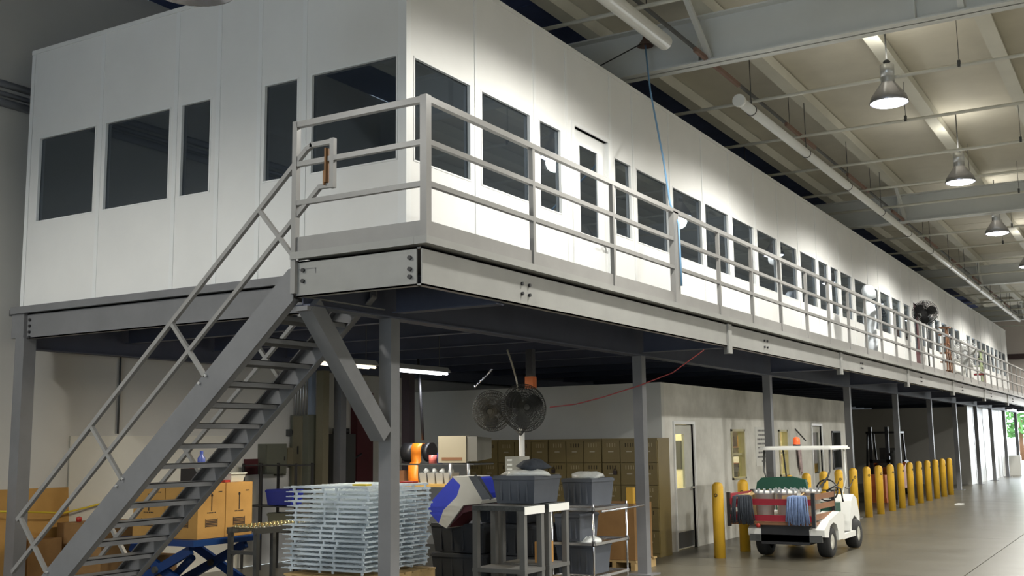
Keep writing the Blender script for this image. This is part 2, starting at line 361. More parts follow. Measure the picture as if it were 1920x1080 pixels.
for y, nm in ((6.84, 'handrail'),):
    pts = [(-9.62, y, 1.07), (-6.02, y, 4.22), (-5.96, y, 4.245), (-5.74, y, 4.245), (-5.74, y, 3.88), (-5.90, y, 3.87), (-9.66, y, .575)]
    hr = MB()
    for a, b in zip(pts[:2], pts[1:3]): hr.bar(a, b, .038, .038)
    hr.bar((-5.98, y, 4.245), (-5.72, y, 4.245), .038, .038)
    hr.build('handrail', rail_m, st); hr = st.children[-1]
    MB().bar((-5.74, y, 4.27), (-5.74, y, 3.85), .042, .042, ref=(1, 0, 0)).build('end_loop', rail_m, hr)
    MB().bar((-5.72, y, 3.875), (-5.88, y, 3.875), .038, .038).bar((-5.87, y, 3.88), (-9.66, y, .575), .036, .036).build('mid_rail', rail_m, hr)
    for (ax, az, bx, bz) in ((-6.56, 3.77, -6.12, 3.28), (-7.59, 2.86, -7.15, 2.36), (-8.62, 1.97, -8.16, 1.47), (-9.59, 1.11, -9.15, .6)):
        MB().bar((ax, y, az), (bx, y, bz), .034, .034).build('baluster', rail_m, hr)
        for d in (-.04, .04): MB().cyl((bx-.01+d, y-.03, bz-.03+d*.8), (bx-.01+d, y+.0, bz-.03+d*.8), .012, 8).build('bolt', alu, hr)
tag(MB().box(-5.80, -5.785, 6.80, 6.885, 3.9, 4.19).box(-5.815, -5.80, 6.80, 6.88, 3.88, 4.0).build('leather_strap', mat('brown_leather', (.24, .11, .03), .6)),
    'narrow brown strap hanging inside the looped top end of the stair handrail', 'strap')

# ================================================================ OFFICE ON THE MEZZANINE
of = thing('modular_office', 'long white modular panel office with tinted windows on the mezzanine', 'office', (-5.82, 7.97, ZD))
Z0, Z1, WZ0, WZ1, XO, YO = ZD, 6.44, 4.375, 5.375, -5.82, 7.97
def office_panel(a, b, op, axis, door=False):
    """a..b panel extent along the wall; op opening (o0,o1) or None; axis 'y' = long wall at x=XO, 'x' = short wall at y=YO"""
    T = .08
    def bx(mb, u0, u1, z0, z1, d0, d1):       # d = depth from outer face inward (positive in)
        if axis == 'y': mb.box(XO-d1, XO-d0, u0, u1, z0, z1)
        else: mb.box(u0, u1, YO+d0, YO+d1, z0, z1)
    m = MB(); g = .004
    if op is None: bx(m, a+g, b-g, Z0, Z1, 0, T); return m.build('wall_panel', panel, of)
    o0, o1 = op
    zb = WZ0 if not door else Z0; zt_ = WZ1 if not door else 5.52
    bx(m, a+g, b-g, zt_, Z1, 0, T)
    if not door: bx(m, a+g, b-g, Z0, zb, 0, T)
    bx(m, a+g, o0, zb, zt_, 0, T); bx(m, o1, b-g, zb, zt_, 0, T)
    P = m.build('wall_panel', panel, of)
    fr = MB(); w = .012
    if not door:
        bx(fr, o0-w, o1+w, zt_-.005, zt_+w, -.004, .03); bx(fr, o0-w, o1+w, zb-w, zb+.005, -.004, .03)
        bx(fr, o0-w, o0+.006, zb, zt_, -.004, .03); bx(fr, o1-.006, o1+w, zb, zt_, -.004, .03)
        fr.build('window_frame', trimw, P)
        gl = MB(); bx(gl, o0, o1, zb, zt_, .035, .043); gl.build('pane', gwin, P)
    else:
        bx(fr, o0-.06, o1+.06, zt_, zt_+.05, -.02, .05); bx(fr, o0-.06, o0+.01, zb, zt_, -.02, .05); bx(fr, o1-.01, o1+.06, zb, zt_, -.02, .05)
        fr.build('door_frame', trimw, P)
        d = MB(); g0, g1 = o0+.22, o1-.24; gz0, gz1 = 4.25, 5.33
        bx(d, o0+.01, g0, zb+.01, zt_-.01, .03, .07); bx(d, g1, o1-.01, zb+.01, zt_-.01, .03, .07)
        bx(d, g0, g1, zb+.01, gz0, .03, .07); bx(d, g0, g1, gz1, zt_-.01, .03, .07)
        D = d.build('door', trimw if door == 1 else maroon, of)
        gl = MB(); bx(gl, g0, g1, gz0, gz1, .045, .053); gl.build('pane', gwin, D)
        h = MB().cyl((XO+.03, o1-.09, 4.18), (XO-.03, o1-.09, 4.18), .022, 10).cyl((XO+.06, o1-.09, 4.18), (XO+.03, o1-.09, 4.18), .012, 8).bar((XO+.06, o1-.08, 4.18), (XO+.06, o1-.21, 4.18), .015, .02)
        h.build('handle', alu, D)
    return P
def batten(u, axis):
    m = MB()
    if axis == 'y': m.box(XO, XO+.007, u-.028, u+.028, Z0, Z1)
    else: m.box(u-.028, u+.028, YO-.007, YO, Z0, Z1)
    m.build('batten', trimw, of)
LW = [(8.10,9.07,0),(9.29,10.30,0),(10.52,11.03,0),(11.35,12.30,1),(12.5,13.0,0),(13.18,14.27,0),(14.45,15.58,0),(15.74,16.8,0),(16.99,18.08,0),(18.26,19.40,0),(19.6,20.63,0),
      (20.9,21.98,0),(22.2,22.93,0),(23.16,23.78,0),(23.98,24.98,0),(25.25,26.45,0),(26.72,27.6,0),(27.88,28.98,0),(29.25,30.36,0),(30.75,31.6,0),(32.0,32.9,2),(33.2,33.7,0),(34.1,35.1,0)]
y = 35.35
while y < 52:
    LW.append((y, y+1.02, 0)); y += 1.26
    if 40 < y < 41.5: y += 1.3
edges = [YO]
for i in range(len(LW)):
    a, b, d = LW[i]; nb_ = LW[i+1][0] if i+1 < len(LW) else 53.4
    e = (b+nb_)/2 if i+1 < len(LW) else 53.4
    office_panel(edges[-1], e, (a, b), 'y', d); edges.append(e)
for e in edges[1:-1]: batten(e, 'y')
SWs = [(-10.075, (-11.15, -10.16)), (-8.87, (-9.99, -8.96)), (-8.24, (-8.78, -8.35)), (-7.66, None), (-7.06, (-7.59, -7.15)), (-5.90, (-6.97, -5.93))]
prev = -11.30
for b, op in SWs:
    if op is not None and op[1] > b-.01: op = (op[0], b-.03)
    office_panel(prev, b, op, 'x'); batten(b, 'x') if b < -6 else None; prev = b
MB().box(XO-.09, XO+.006, YO-.006, YO+.07, Z0, Z1+.01).build('corner_post', trimw, of)
MB().box(-11.36, -11.30, YO-.006, YO+.1, Z0, Z1).build('corner_post', trimw, of)
MB().box(XO-.09, XO+.006, 53.4, 53.5, Z0, Z1).build('corner_post', trimw, of)
MB().box(-11.36, XO+.012, YO-.012, 53.5, Z1, Z1+.05).build('roof_panel', panel, of)
MB().box(XO+.0, XO+.012, YO, 53.4, Z0, Z0+.09).build('base_trim', trimw, of)
MB().box(-11.3, XO-.09, 53.42, 53.5, Z0, Z1).build('end_wall', panel, of)
MB().box(-11.36, -11.28, YO+.1, 53.4, Z0, Z1).build('inner_wall', mat('inner_wall', (.30, .32, .34), .8), of)
for k in range(5): MB().box(-11.27, -5.95, 16.2+k*7.4, 16.28+k*7.4, Z0, Z1).build('partition', mat('inner_partition', (.34, .31, .28), .8), of)
MB().box(-11.27, -5.95, 8.1, 53.4, Z0, Z0+.015).build('carpet', mat('office_carpet', (.06, .07, .09), .95), of)

# ================================================================ GROUND LEVEL: block of rooms beneath
YF, XS = 16.25, -6.86
ZB = 2.68
structure('wall_front', MB().box(XL, XS, YF, YF+.12, 0, ZB), wall_m)
OP = [(16.74, 17.58, 0, 2.02), (19.45, 20.2, 1.03, 1.95), (22.35, 22.95, 1.0, 1.95), (24.85, 25.65, 0, 2.05), (26.55, 27.35, 1.03, 1.94)]
sw = MB(); yy = YF+.12
for a, b, z0, z1 in OP:
    sw.box(XS-.12, XS, yy, a, 0, ZB).box(XS-.12, XS, a, b, z1, ZB)
    if z0: sw.box(XS-.12, XS, a, b, 0, z0)
    yy = b
sw.box(XS-.12, XS, yy, 28.4, 0, ZB)
structure('wall_side', sw, block_m)
structure('wall_rear', MB().box(XL, XS, 28.28, 28.4, 0, ZB).box(XL+.01, XS-.12, YF+.12, 28.28, ZB-.05, ZB), wall_m)
structure('wall_inner', MB().box(-9.6, -9.5, YF+.12, 28.28, 0, ZB-.05), mat('warm_inner_wall', (.74, .70, .54), .8))
dm = mat('grubby_door', (.60, .60, .54), .5, var=.2, scale=2.0)
def wdoor(name, a, b, z1, glass, label):
    D = thing(name, label, None, (XS, a, 0), kind='structure')
    MB().box(XS-.1, XS+.025, a-.05, a+.0, 0, z1+.05).box(XS-.1, XS+.025, b, b+.05, 0, z1+.05).box(XS-.1, XS+.025, a, b, z1, z1+.05).build('frame', trimw, D)
    gy0, gy1, gz0, gz1 = glass
    L = MB().box(XS-.07, XS-.03, a+.005, gy0, .01, z1-.005).box(XS-.07, XS-.03, gy1, b-.005, .01, z1-.005).box(XS-.07, XS-.03, gy0, gy1, .01, gz0).box(XS-.07, XS-.03, gy0, gy1, gz1, z1-.005).build('leaf', dm, D)
    MB().box(XS-.055, XS-.047, gy0, gy1, gz0, gz1).build('pane', gclear, L)
    MB().box(XS-.032, XS-.024, a+.04, b-.04, .03, .28).build('kick_plate', dkgrey, L)
    MB().cyl((XS-.03, b-.08, .98), (XS+.04, b-.08, .98), .018, 8).bar((XS+.04, b-.07, .98), (XS+.04, b-.19, .98), .016, .022).build('handle', alu, L)
wdoor('door_1', *OP[0][:2], 2.02, (16.86, 17.24, .98, 1.86), 'white door with a tall lit glass panel beside the lockers')
wdoor('door_2', *OP[3][:2], 2.05, (24.97, 25.5, .98, 1.9), 'narrow cream door with glass at the far end of the block')
ywin = mat('yellow_frame', (.50, .46, .28), .5)
for n, i in ((1, 1), (2, 2), (3, 4)):
    a, b, z0, z1 = OP[i]
    D = thing('window_%d' % n, None, None, (XS, a, z0), kind='structure')
    MB().box(XS-.1, XS+.02, a, a+.05, z0, z1).box(XS-.1, XS+.02, b-.05, b, z0, z1).box(XS-.1, XS+.02, a, b, z0, z0+.04).box(XS-.1, XS+.02, a, b, z1-.04, z1).box(XS-.08, XS-.03, a, b, (z0+z1)/2-.02, (z0+z1)/2+.02).build('frame', ywin if i < 4 else dkgrey, D)
    MB().box(XS-.055, XS-.049, a+.05, b-.05, z0+.04, z1-.04).build('pane', gclear, D)
# inside the lit rooms
for y, e in ((17.4, 70), (20.3, 60), (23.2, 75)):
    o = area('room_light', (-8.2, y, 2.56), (0, 0, 0), .6, 1.0, e, (1.0, .86, .58))
for y in (18.6, 21.9, 24.3): structure('wall_partition', MB().box(-9.5, XS-.12, y-.04, y+.04, 0, ZB-.05), MATS['warm_inner_wall'])
t = thing('shelf_unit', 'brown shelf unit seen through the lit window next to the door', 'shelf', (-7.6, 21.7, 0))
for x in (-8.05, -7.12): MB().box(x, x+.03, 21.5, 21.85, 0, 2.1).build('side_panel', brownw, t)
for z in (.6, .95, 1.3, 1.62, 1.95): MB().box(-8.02, -7.12, 21.5, 21.85, z-.02, z).build('shelf', brownw, t)
for k, (x, z, c, w_, h_, l) in enumerate([(-7.95, .95, redp, .2, .22, 'maroon carton on the lowest shelf'), (-7.7, .95, dkgrey, .25, .26, 'dark carton on the lowest shelf'), (-7.4, .95, white, .2, .18, 'white carton on the lowest shelf'),
        (-7.95, 1.3, dkgrey, .3, .2, 'dark grey carton on the middle shelf'), (-7.6, 1.3, white, .2, .12, 'white carton on the middle shelf'), (-7.38, 1.3, black, .2, .24, 'black carton on the middle shelf'),
        (-7.9, 1.62, totelight, .3, .2, 'pale grey carton on the upper shelf'), (-7.45, 1.62, card, .25, .22, 'cardboard carton on the upper shelf')]):
    tag(MB().box(x, x+w_, 21.52, 21.75, z, z+h_).box(x+w_*.3, x+w_*.7, 21.515, 21.52, z+h_*.3, z+h_*.7).build('carton', c), l + ' inside the lit room', 'carton', 'cartons on the shelf in the lit room')
t = thing('desk', 'dark desk standing inside the room behind the lit window', 'desk', (-7.5, 20.9, 0))
MB().box(-8.1, -7.15, 20.5, 21.2, .90, .94).build('desktop', brownw, t)
for a in (-8.05, -7.2):
    for b in (20.55, 21.15): MB().box(a-.02, a+.02, b-.02, b+.02, 0, .90).build('leg', dkgrey, t)
t = thing('wall_poster', 'orange and white sheets pinned up inside the room behind the post', 'poster', (-7.5, 24.2, 1.0))
for k in range(4):
    for q in range(3): MB().box(-7.95+q*.3, -7.70+q*.3, 24.235, 24.245, .95+k*.26, 1.17+k*.26).build('sheet', [orange, white, redplain, whitep][(k+q) % 4], t)
tag(MB().box(-7.62, -7.46, 18.54, 18.555, 1.25, 1.75).box(-7.60, -7.48, 18.535, 18.54, 1.28, 1.72).build('picture_frame', dkgrey), 'narrow dark picture on the yellow wall seen through the door glass', 'picture')
# painted notice with unreadable rows
nb_o = thing('notice_board', 'white painted notice with rows of dark lettering between the two lit windows', 'notice', (XS, 20.9, 1.3))
MB().box(XS, XS+.006, 20.85, 21.75, 1.25, 2.0).build('board', mat('notice_white', (.66, .66, .62), .7), nb_o)
for k in range(8):
    z = 1.93 - k*.085; L = random.uniform(.5, .8) if k < 7 else .22; c0 = 21.3 - L/2
    m = MB(); yq = c0
    while yq < c0+L:
        w_ = random.uniform(.03, .09); m.box(XS+.006, XS+.008, yq, min(yq+w_, c0+L), z-.018, z+.018); yq += w_+.018
    m.build('lettering', mat('faded_ink', (.16, .16, .16), .8), nb_o).__setitem__('kind', 'stuff')
fg = thing('flag', 'pale pink and white cloth flag hanging on a dark staff from the block wall', 'flag', (XS, 23.6, 1.8))
MB().cyl((XS, 23.55, 1.98), (XS+.14, 23.85, 1.72), .015, 6).build('staff', dkgrey, fg)
fb = MB(); cols = 7; rows = 5
vs = [(XS+.05+.03*math.sin(i*1.9), 23.45 + .055*i*(1-.1*j) + .04*j, 1.80 - .16*j - .03*i) for j in range(rows) for i in range(cols)]
fb._add(vs, [(j*cols+i, j*cols+i+1, (j+1)*cols+i+1, (j+1)*cols+i) for j in range(rows-1) for i in range(cols-1)], True)
fb.build('cloth', mat('flag_cloth', (.60, .46, .46), .9, var=.4, scale=9), fg).modifiers.new('s', 'SOLIDIFY').thickness = .006
# far partition and white run of panels
structure('wall_partition', MB().box(XL, -6.35, 44.3, 44.4, 0, 2.89), greywall)
pw = thing('wall_panelled', 'run of white metal wall panels beyond the grey partition', None, (-6.35, 44.3, 0), kind='structure')
for k in range(9): MB().box(-6.45, -6.35+(.012 if k % 2 else 0), 44.4+k*1.3, 44.4+(k+1)*1.3-.012, 0, 2.98).build('panel', panel, pw)
structure('wall_dark_bay', MB().box(XL+.02, XL+.06, 28.6, 44.3, 0, 2.9), greywall)
# deck-level lights far away
for y in (50.5, 55.0):
    t = thing('ceiling_light', 'thin lit strip light under the far mezzanine, %s one' % ('nearer' if y < 52 else 'farther'), 'light', (-5.5, y, 2.88), group='strip lights under the far deck')
    MB().box(-5.62, -5.38, y-.6, y+.6, 2.86, 2.90).build('housing', white, t); MB().box(-5.58, -5.42, y-.58, y+.58, 2.84, 2.862).build('tube', tube_glow, t)

# left wall boards, conduit, pipes
structure('trim_2', MB().box(XL+.001, XL+.02, 9.02, 12.0, .0, 1.90), mat('board_white', (.70, .68, .60), .7, var=.05))
tag(MB().cyl((XL+.03, 9.73, 1.93), (XL+.03, 9.73, 3.0), .014, 8).build('conduit', dkgrey), 'thin dark vertical conduit on the left wall above the white board', 'conduit')
for k, (z, r) in enumerate(((6.10, .045), (5.98, .03), (5.87, .05))):
    tag(MB().cyl((XL+.07, -7.5, z), (XL+.07, 14.0, z), r, 10).build('wall_pipe', mat('pipe_grey', (.30, .32, .36), .5)), ['uppermost', 'thin middle', 'lowest'][k] + ' of three grey pipes along the left wall', 'pipe', 'pipes along the left wall')

# ================================================================ CEILING FITTINGS
def high_bay(name, loc, label, lit=True, group=None, top=7.95, dia=.54):
    t = thing(name, label, 'lamp', loc, group=group, local=True); r = dia/2
    sh = mat('lamp_reflector', (.42, .42, .46), .25, .85)
    MB().lathe([(r, 0), (r*1.03, .01), (r*.93, .10), (r*.62, .22), (r*.36, .32), (r*.34, .325), (r*.58, .21), (r*.89, .10), (r*.97, .005), (r, 0)], n=28).build('reflector', sh, t)
    MB().lathe([(r*.36, .31), (.10, .33), (.10, .40)], n=16).cyl((0, 0, .40), (0, 0, .58), .10, 16).build('ballast_housing', alu, t)
    MB().cyl((0, 0, .58), (0, 0, top-loc[2]), .012, 8).lathe([(.03, .60), (.055, .63), (.03, .66)], n=12).build('hanger', dkgrey, t)
    if lit:
        MB().lathe([(.001, -.045), (r*.45, -.035), (r*.8, -.012), (r*.93, .012), (.001, .014)], n=24).build('lens', glow, t)
        l = bpy.data.lights.new('bulb', 'SPOT'); l.energy = LAMP_E; l.spot_size = LAMP_SPOT; l.spot_blend = .35; l.shadow_soft_size = .16; l.color = (1.0, .975, .90)
        o = bpy.data.objects.new('bulb', l); o.location = (0, 0, -.10); COL.objects.link(o); o.parent = t
        l = bpy.data.lights.new('added_uplight', 'SPOT'); l.energy = UP_E; l.spot_size = R(178); l.spot_blend = .15; l.shadow_soft_size = .22; l.color = (1.0, .96, .86)   # uplight added above the housing to brighten the ceiling
        o = bpy.data.objects.new('added_uplight', l); o.location = (.0, 0, .66); o.rotation_euler = (math.pi, 0, 0); COL.objects.link(o); o.parent = t
    else:
        MB().lathe([(.001, .06), (.05, .07), (.055, .16), (.03, .27)], n=14).build('bulb_envelope', mat('amber_glass', (.42, .24, .07), .15, .3), t)
    return t
high_bay('high_bay_lamp', (-3.08, 16.15, 6.60), 'lit high bay lamp nearest the camera, brightest in the ceiling row')
high_bay('high_bay_lamp', (-2.98, 22.0, 6.58), 'lit high bay lamp with purple-tinged bell shade, second in the ceiling row')
high_bay('high_bay_lamp', (-3.10, 28.4, 6.62), 'lit high bay lamp in the ceiling row just beyond the second girder')
high_bay('high_bay_lamp', (-3.0, 34.6, 6.62), 'lit high bay lamp half cut by the right picture edge, fourth in the row')
high_bay('high_bay_lamp', (-5.50, 5.05, 4.86), 'unlit high bay lamp with amber bulb hanging close by at the top of the picture', lit=False, dia=.60)
for p in ((-3.0, 10.1, 6.6), (-9.0, 1.6, 6.6), (-3.0, 41.0, 6.6), (-3.0, 47.5, 6.6), (-3.0, 55.5, 6.6), (3.6, -3, 6.6), (3.6, 4, 6.6), (3.6, 10.1, 6.6), (3.6, 16, 6.6), (3.6, 22, 6.6), (3.6, 29, 6.6), (3.6, 37, 6.6), (3.6, 48, 6.6), (1.0, 56.5, 6.6), (9.6, 6, 6.6), (9.6, 15, 6.6), (9.6, 24, 6.6)):
    high_bay('high_bay_lamp', p, 'lit high bay lamp elsewhere in the hall, out of the picture', group='high bay lamps out of the picture')
def heater(y0, y1, label, rad):
    t = thing('tube_heater', label, 'heater', (-5.05, y0, 6.75))
    MB().cyl((-5.05, y0+.05, 6.75), (-5.05, y1, 6.75), rad, 18).build('tube', white, t)
    MB().cyl((-5.05, y0, 6.75), (-5.05, y0+.06, 6.75), rad+.022, 18).build('end_cap', white, t)
    for k in range(int((y1-y0)/3.0)+1):
        y = y0+.6+k*3.0
        if y < y1: MB().ring((-5.05, y, 6.75), rad+.005, .008, 18).bar((-5.05, y, 6.85), (-5.05, y, 7.68), .012, .012).build('hanger', dkgrey, t)
heater(3.5, 12.45, 'white heater tube ending in mid air at the top of the picture', .10)
heater(15.25, 52, 'long white heater tube running down the aisle beneath the roof', .075)
t = thing('cable_strut', 'dark steel conduit strut running beside the heater tubes', 'conduit', (-5.14, 8, 7.1))
MB().box(-5.16, -5.12, 5, 52, 7.08, 7.12).build('strut', dkgrey, t)
for k in range(9): MB().box(-5.11, -5.06, 13.6+k*4.2, 15.4+k*4.2, 7.0, 7.06).build('conduit_box', mat('rust_brown', (.20, .12, .09), .7), t)
for k in range(8): MB().bar((-5.14, 6+k*6.1, 7.1), (-5.14, 6+k*6.1, 7.95), .008, .008).build('hanger', black, t)
t = thing('alarm_horn', 'small dark horn hanging under the girder beside the heater tube end', 'horn', (-5.94, 13.9, 7.35))
MB().lathe([(.12, -.06), (.10, -.04), (.04, .04), (.03, .10)], (-5.94, 13.9, 7.4), 16).build('bell', mat('dark_bronze', (.10, .06, .05), .5), t)
MB().cyl((-5.94, 13.9, 7.48), (-5.94, 13.9, 7.68), .015, 6).build('bracket', black, t)
hp = [(-5.94, 13.9, 7.35), (-5.8, 13.7, 6.6), (-5.35, 13.0, 5.4), (-4.95, 12.2, 4.6), (-4.75, 11.95, 4.30), (-4.74, 11.95, 3.55)]
tag(MB().path(hp, .013, 6).build('air_hose', blueg), 'thin pale blue hose dropping from the ceiling to the walkway railing', 'hose')
tag(MB().path([(-5.94, 13.85, 7.38), (-6.6, 13.8, 7.15), (-7.4, 13.9, 7.15), (-8.2, 13.95, 7.4)], .01, 5).build('cable', black), 'thin black cable sagging from the horn along the girder', 'cable')

# ================================================================ THINGS ON THE WALKWAY
def fan_head(name_parent, c, r, tiltz, mats=(black, dkgrey), tilt=0, nw=36):
    """cage fan head facing local -y, built at c"""
    M = Matrix.Translation(c) @ Matrix.Rotation(tiltz, 4, 'Z') @ Matrix.Rotation(tilt, 4, 'X')
    g = MB()
    for y_, rr in ((-.085, .22), (-.085, .35), (-.086, .48), (-.085, .62), (-.075, .75), (-.06, .88), (0, 1.0), (.05, .85), (.065, .68), (.075, .5)): g.ring((0, y_, 0), r*rr, .004, 24, 'y', 4)
    for k in range(nw):
        a = 2*math.pi*k/nw; ca, sa = math.cos(a), math.sin(a)
        g.path([(ca*r*.12, -.085, sa*r*.12), (ca*r*.62, -.085, sa*r*.62), (ca*r*.88, -.06, sa*r*.88), (ca*r, 0, sa*r), (ca*r*.85, .05, sa*r*.85), (ca*r*.4, .08, sa*r*.4)], .0035 if c[1] < 20 else .007, 3)
    g.cyl((0, -.09, 0), (0, -.08, 0), r*.13, 12)
    g.tf(M).build('cage', mats[1], name_parent)
    b = MB()
    for k in range(3):
        a = 2*math.pi*k/3 + .4; vs = []
        for i in range(7):
            rr = r*(.12 + .76*i/6)
            for sgn in (-1, 1):
                w = (.26 + .42*math.sin(math.pi*min(1, i/6*.9+.08)))*(.55 if i == 6 else 1)
                aa = a + sgn*w
                vs.append((rr*math.cos(aa), .02*sgn, rr*math.sin(aa)))
        b._add(vs, [(2*i, 2*i+1, 2*i+3, 2*i+2) for i in range(6)], True)
    b.tf(M).build('blade', mats[0], name_parent)
    MB().cyl((0, .02, 0), (0, .17, 0), r*.26, 14).cyl((0, -.03, 0), (0, .02, 0), r*.14, 12).tf(M).build('motor', mats[0], name_parent)
t = thing('pedestal_fan', 'black caged pedestal fan standing on the mezzanine walkway', 'fan', (-5.2, 30.3, ZD))
fan_head(t, (-5.2, 30.3, 5.02), .33, R(14), (mat('matte_black', (.012, .012, .012), .95, spec=.1), mat('matte_black', (.012, .012, .012), .95)), 0, 54)
MB().cyl((-5.2, 30.42, ZD+.04), (-5.2, 30.42, 4.95), .022, 10).build('pole', dkgrey, t)
MB().lathe([(.001, 0), (.26, 0), (.26, .03), (.05, .05), (.001, .05)], (-5.2, 30.42, ZD), 20).build('base', black, t)
t = thing('plastic_sheeting', 'crumpled white plastic sheeting bundled upright against the railing', 'plastic sheeting', (-5.05, 23.1, ZD))
shm = mat('milky_sheet', (.66, .71, .76), .35, var=.18, scale=9, bump=.5)
def lump(prof, c, n=14, j=.2, seed=1):
    rg = random.Random(seed); vs = []
    for r, h in prof:
        for k in range(n):
            a = 2*math.pi*k/n; rr = r*(1+rg.uniform(-j, j)); vs.append((c[0]+rr*math.cos(a)*.6, c[1]+rr*math.sin(a), c[2]+h+rg.uniform(-.01, .01)))
    m = MB(); m._add(vs, [(i*n+k, i*n+(k+1) % n, (i+1)*n+(k+1) % n, (i+1)*n+k) for i in range(len(prof)-1) for k in range(n)], True)
    m._add([], []); return m
lump([(.001, 0), (.17, .01), (.2, .3), (.16, .6), (.2, .75), (.22, .95), (.17, 1.12), (.06, 1.2), (.001, 1.2)], (-5.05, 23.1, ZD), seed=2).build('lower_bundle', shm, t)
lump([(.001, 0), (.06, .01), (.2, .06), (.22, .2), (.15, .30), (.001, .32)], (-5.05, 23.1, ZD+1.2), seed=3).build('upper_bundle', shm, t)
def ladder(x, y, m, label, h=1.5):
    t = thing('stepladder', label, 'ladder', (x, y, ZD))
    for s in (-.2, .2):
        MB().bar((x, y+s-.06, ZD), (x, y+s*.6-.02, ZD+h), .03, .06).build('front_stile', m, t)
        MB().bar((x-.0, y+s*.8+.55, ZD), (x, y+s*.6+.03, ZD+h), .03, .04).build('rear_stile', m, t)
    for k in range(5): MB().box(x-.2, x+.05, y-.18, y+.14, ZD+.25+k*.26, ZD+.28+k*.26).build('step', m, t)
    MB().box(x-.18, x+.1, y-.16, y+.2, ZD+h, ZD+h+.03).build('top_cap', m, t)
ladder(-5.2, 33.5, brownw, 'brown wooden stepladder open on the walkway beyond the black fan')
ladder(-5.25, 40.6, mat('pale_green', (.40, .46, .28), .5), 'pale green stepladder at the far end of the walkway clutter', 1.3)
t = thing('drum_fan', 'pale grey round floor fan on the walkway between the two stepladders', 'fan', (-5.15, 36.3, ZD))
fan_head(t, (-5.15, 36.3, ZD+.95), .42, R(25), (totelight, alu)); MB().cyl((-5.15, 36.45, ZD), (-5.15, 36.45, ZD+.9), .025, 8).box(-5.4, -4.95, 36.2, 36.7, ZD, ZD+.03).build('stand', alu, t)
t = thing('chair', 'brown chair with red cushion on the walkway by the pale green ladder', 'chair', (-5.2, 39.4, ZD))
MB().box(-5.42, -5.0, 39.2, 39.6, ZD+.42, ZD+.46).build('seat', redp, t); MB().box(-5.42, -5.38, 39.2, 39.6, ZD+.5, ZD+.95).build('backrest', brownw, t)
for a in (-5.40, -5.02):
    for b in (39.22, 39.58): MB().box(a-.018, a+.018, b-.018, b+.018, ZD, ZD+(.9 if a < -5.3 else .42)).build('leg', brownw, t)
tag(MB().box(-5.5, -5.15, 34.4, 35.3, ZD, ZD+.62).box(-5.52, -5.13, 34.38, 35.32, ZD+.62, ZD+.66).build('storage_box', whitep), 'white lidded storage box on the walkway behind the brown stepladder', 'box')
tag(MB().box(-5.5, -5.2, 37.4, 38.3, ZD, ZD+1.05).box(-5.19, -5.195, 37.5, 38.2, ZD+.1, ZD+.95).build('white_cabinet', whitep), 'white upright cabinet on the walkway before the brown chair', 'cabinet')

tag(MB().prism([(-4.9, 31.0), (-4.75, 31.05), (-4.7, 31.25), (-4.85, 31.3)], 2, .002, .03).build('paper_scrap', whitep), 'small white scrap of paper lying on the aisle floor by the bollards', 'litter')
# ================================================================ BOLLARDS
bo = thing('bollard', None, 'bollard', (-5.9, 16.05, 0), group='yellow bollards', local=True)
MB().lathe([(.001, 0), (.085, 0), (.085, 1.05), (.075, 1.09), (.04, 1.12), (.001, 1.125)], n=18).build('post', yellow, bo)
MB().ring((0, -.088, .93), .022, .006, 10, 'y', 5).build('chain_eye', black, bo)
BW = ['beside the white door', 'left of the parked cart', 'hidden partly by the cart bed', 'behind the cart seat', 'behind the cart roof post', 'right of the cart seat', 'behind the cart steering wheel',
      'first clear of the cart', 'second clear of the cart', 'third clear of the cart', 'fourth clear of the cart', 'fifth clear of the cart', 'sixth clear of the cart', 'fifth from the far end', 'fourth from the far end', 'third from the far end', 'next to last at the far end', 'last at the far end']
bl = [16.05, 17.2, 18.4, 19.68, 20.8, 22.0, 23.15, 24.36, 25.6, 26.78, 28.03, 29.2, 30.35, 31.57, 32.81, 34.05, 35.2, 36.4]
for i, y in enumerate(bl):
    lab = 'yellow steel bollard ' + BW[i]
    if i == 0: bo['label'] = lab; bo.location = (-5.9, y, 0)
    else: dup(bo, (-5.9+.004*i, y, 0), .1*i, lab)
for a, b, n in ((bl[3], bl[4], 0), (bl[4], bl[5], 1), (bl[5], bl[6], 2), (bl[6], bl[7], 3)):
    pts = [(-5.86, a+(b-a)*u, .93-.22*math.sin(math.pi*u)) for u in [i/10 for i in range(11)]]
    tag(MB().path(pts, .01, 5).build('chain', black), 'black chain slung between bollards ' + ['behind the cart bed', 'behind the cart seat', 'behind the cart dashboard', 'just clear of the cart front'][n], 'chain', 'chains between bollards')
# ================================================================ UTILITY CART
ct = thing('utility_cart', 'white electric utility cart with red stake bed parked by the bollards', 'cart', (-4.95, 17.4, 0))
wm = mat('wheel_hub', (.55, .54, .48), .4)
for x, s in ((-4.47, 1), (-5.40, -1)):
    for y in (16.72, 18.35):
        w = MB().lathe([(.12, -.09), (.20, -.095), (.225, -.07), (.23, 0), (.225, .07), (.20, .095), (.12, .09)], (x, y, .235), 22, 'x').build('wheel', rubber, ct)
        MB().lathe([(.001, .06*s), (.05, .075*s), (.12, .085*s), (.125, .02*s)], (x, y, .235), 16, 'x').build('hub', wm, w)
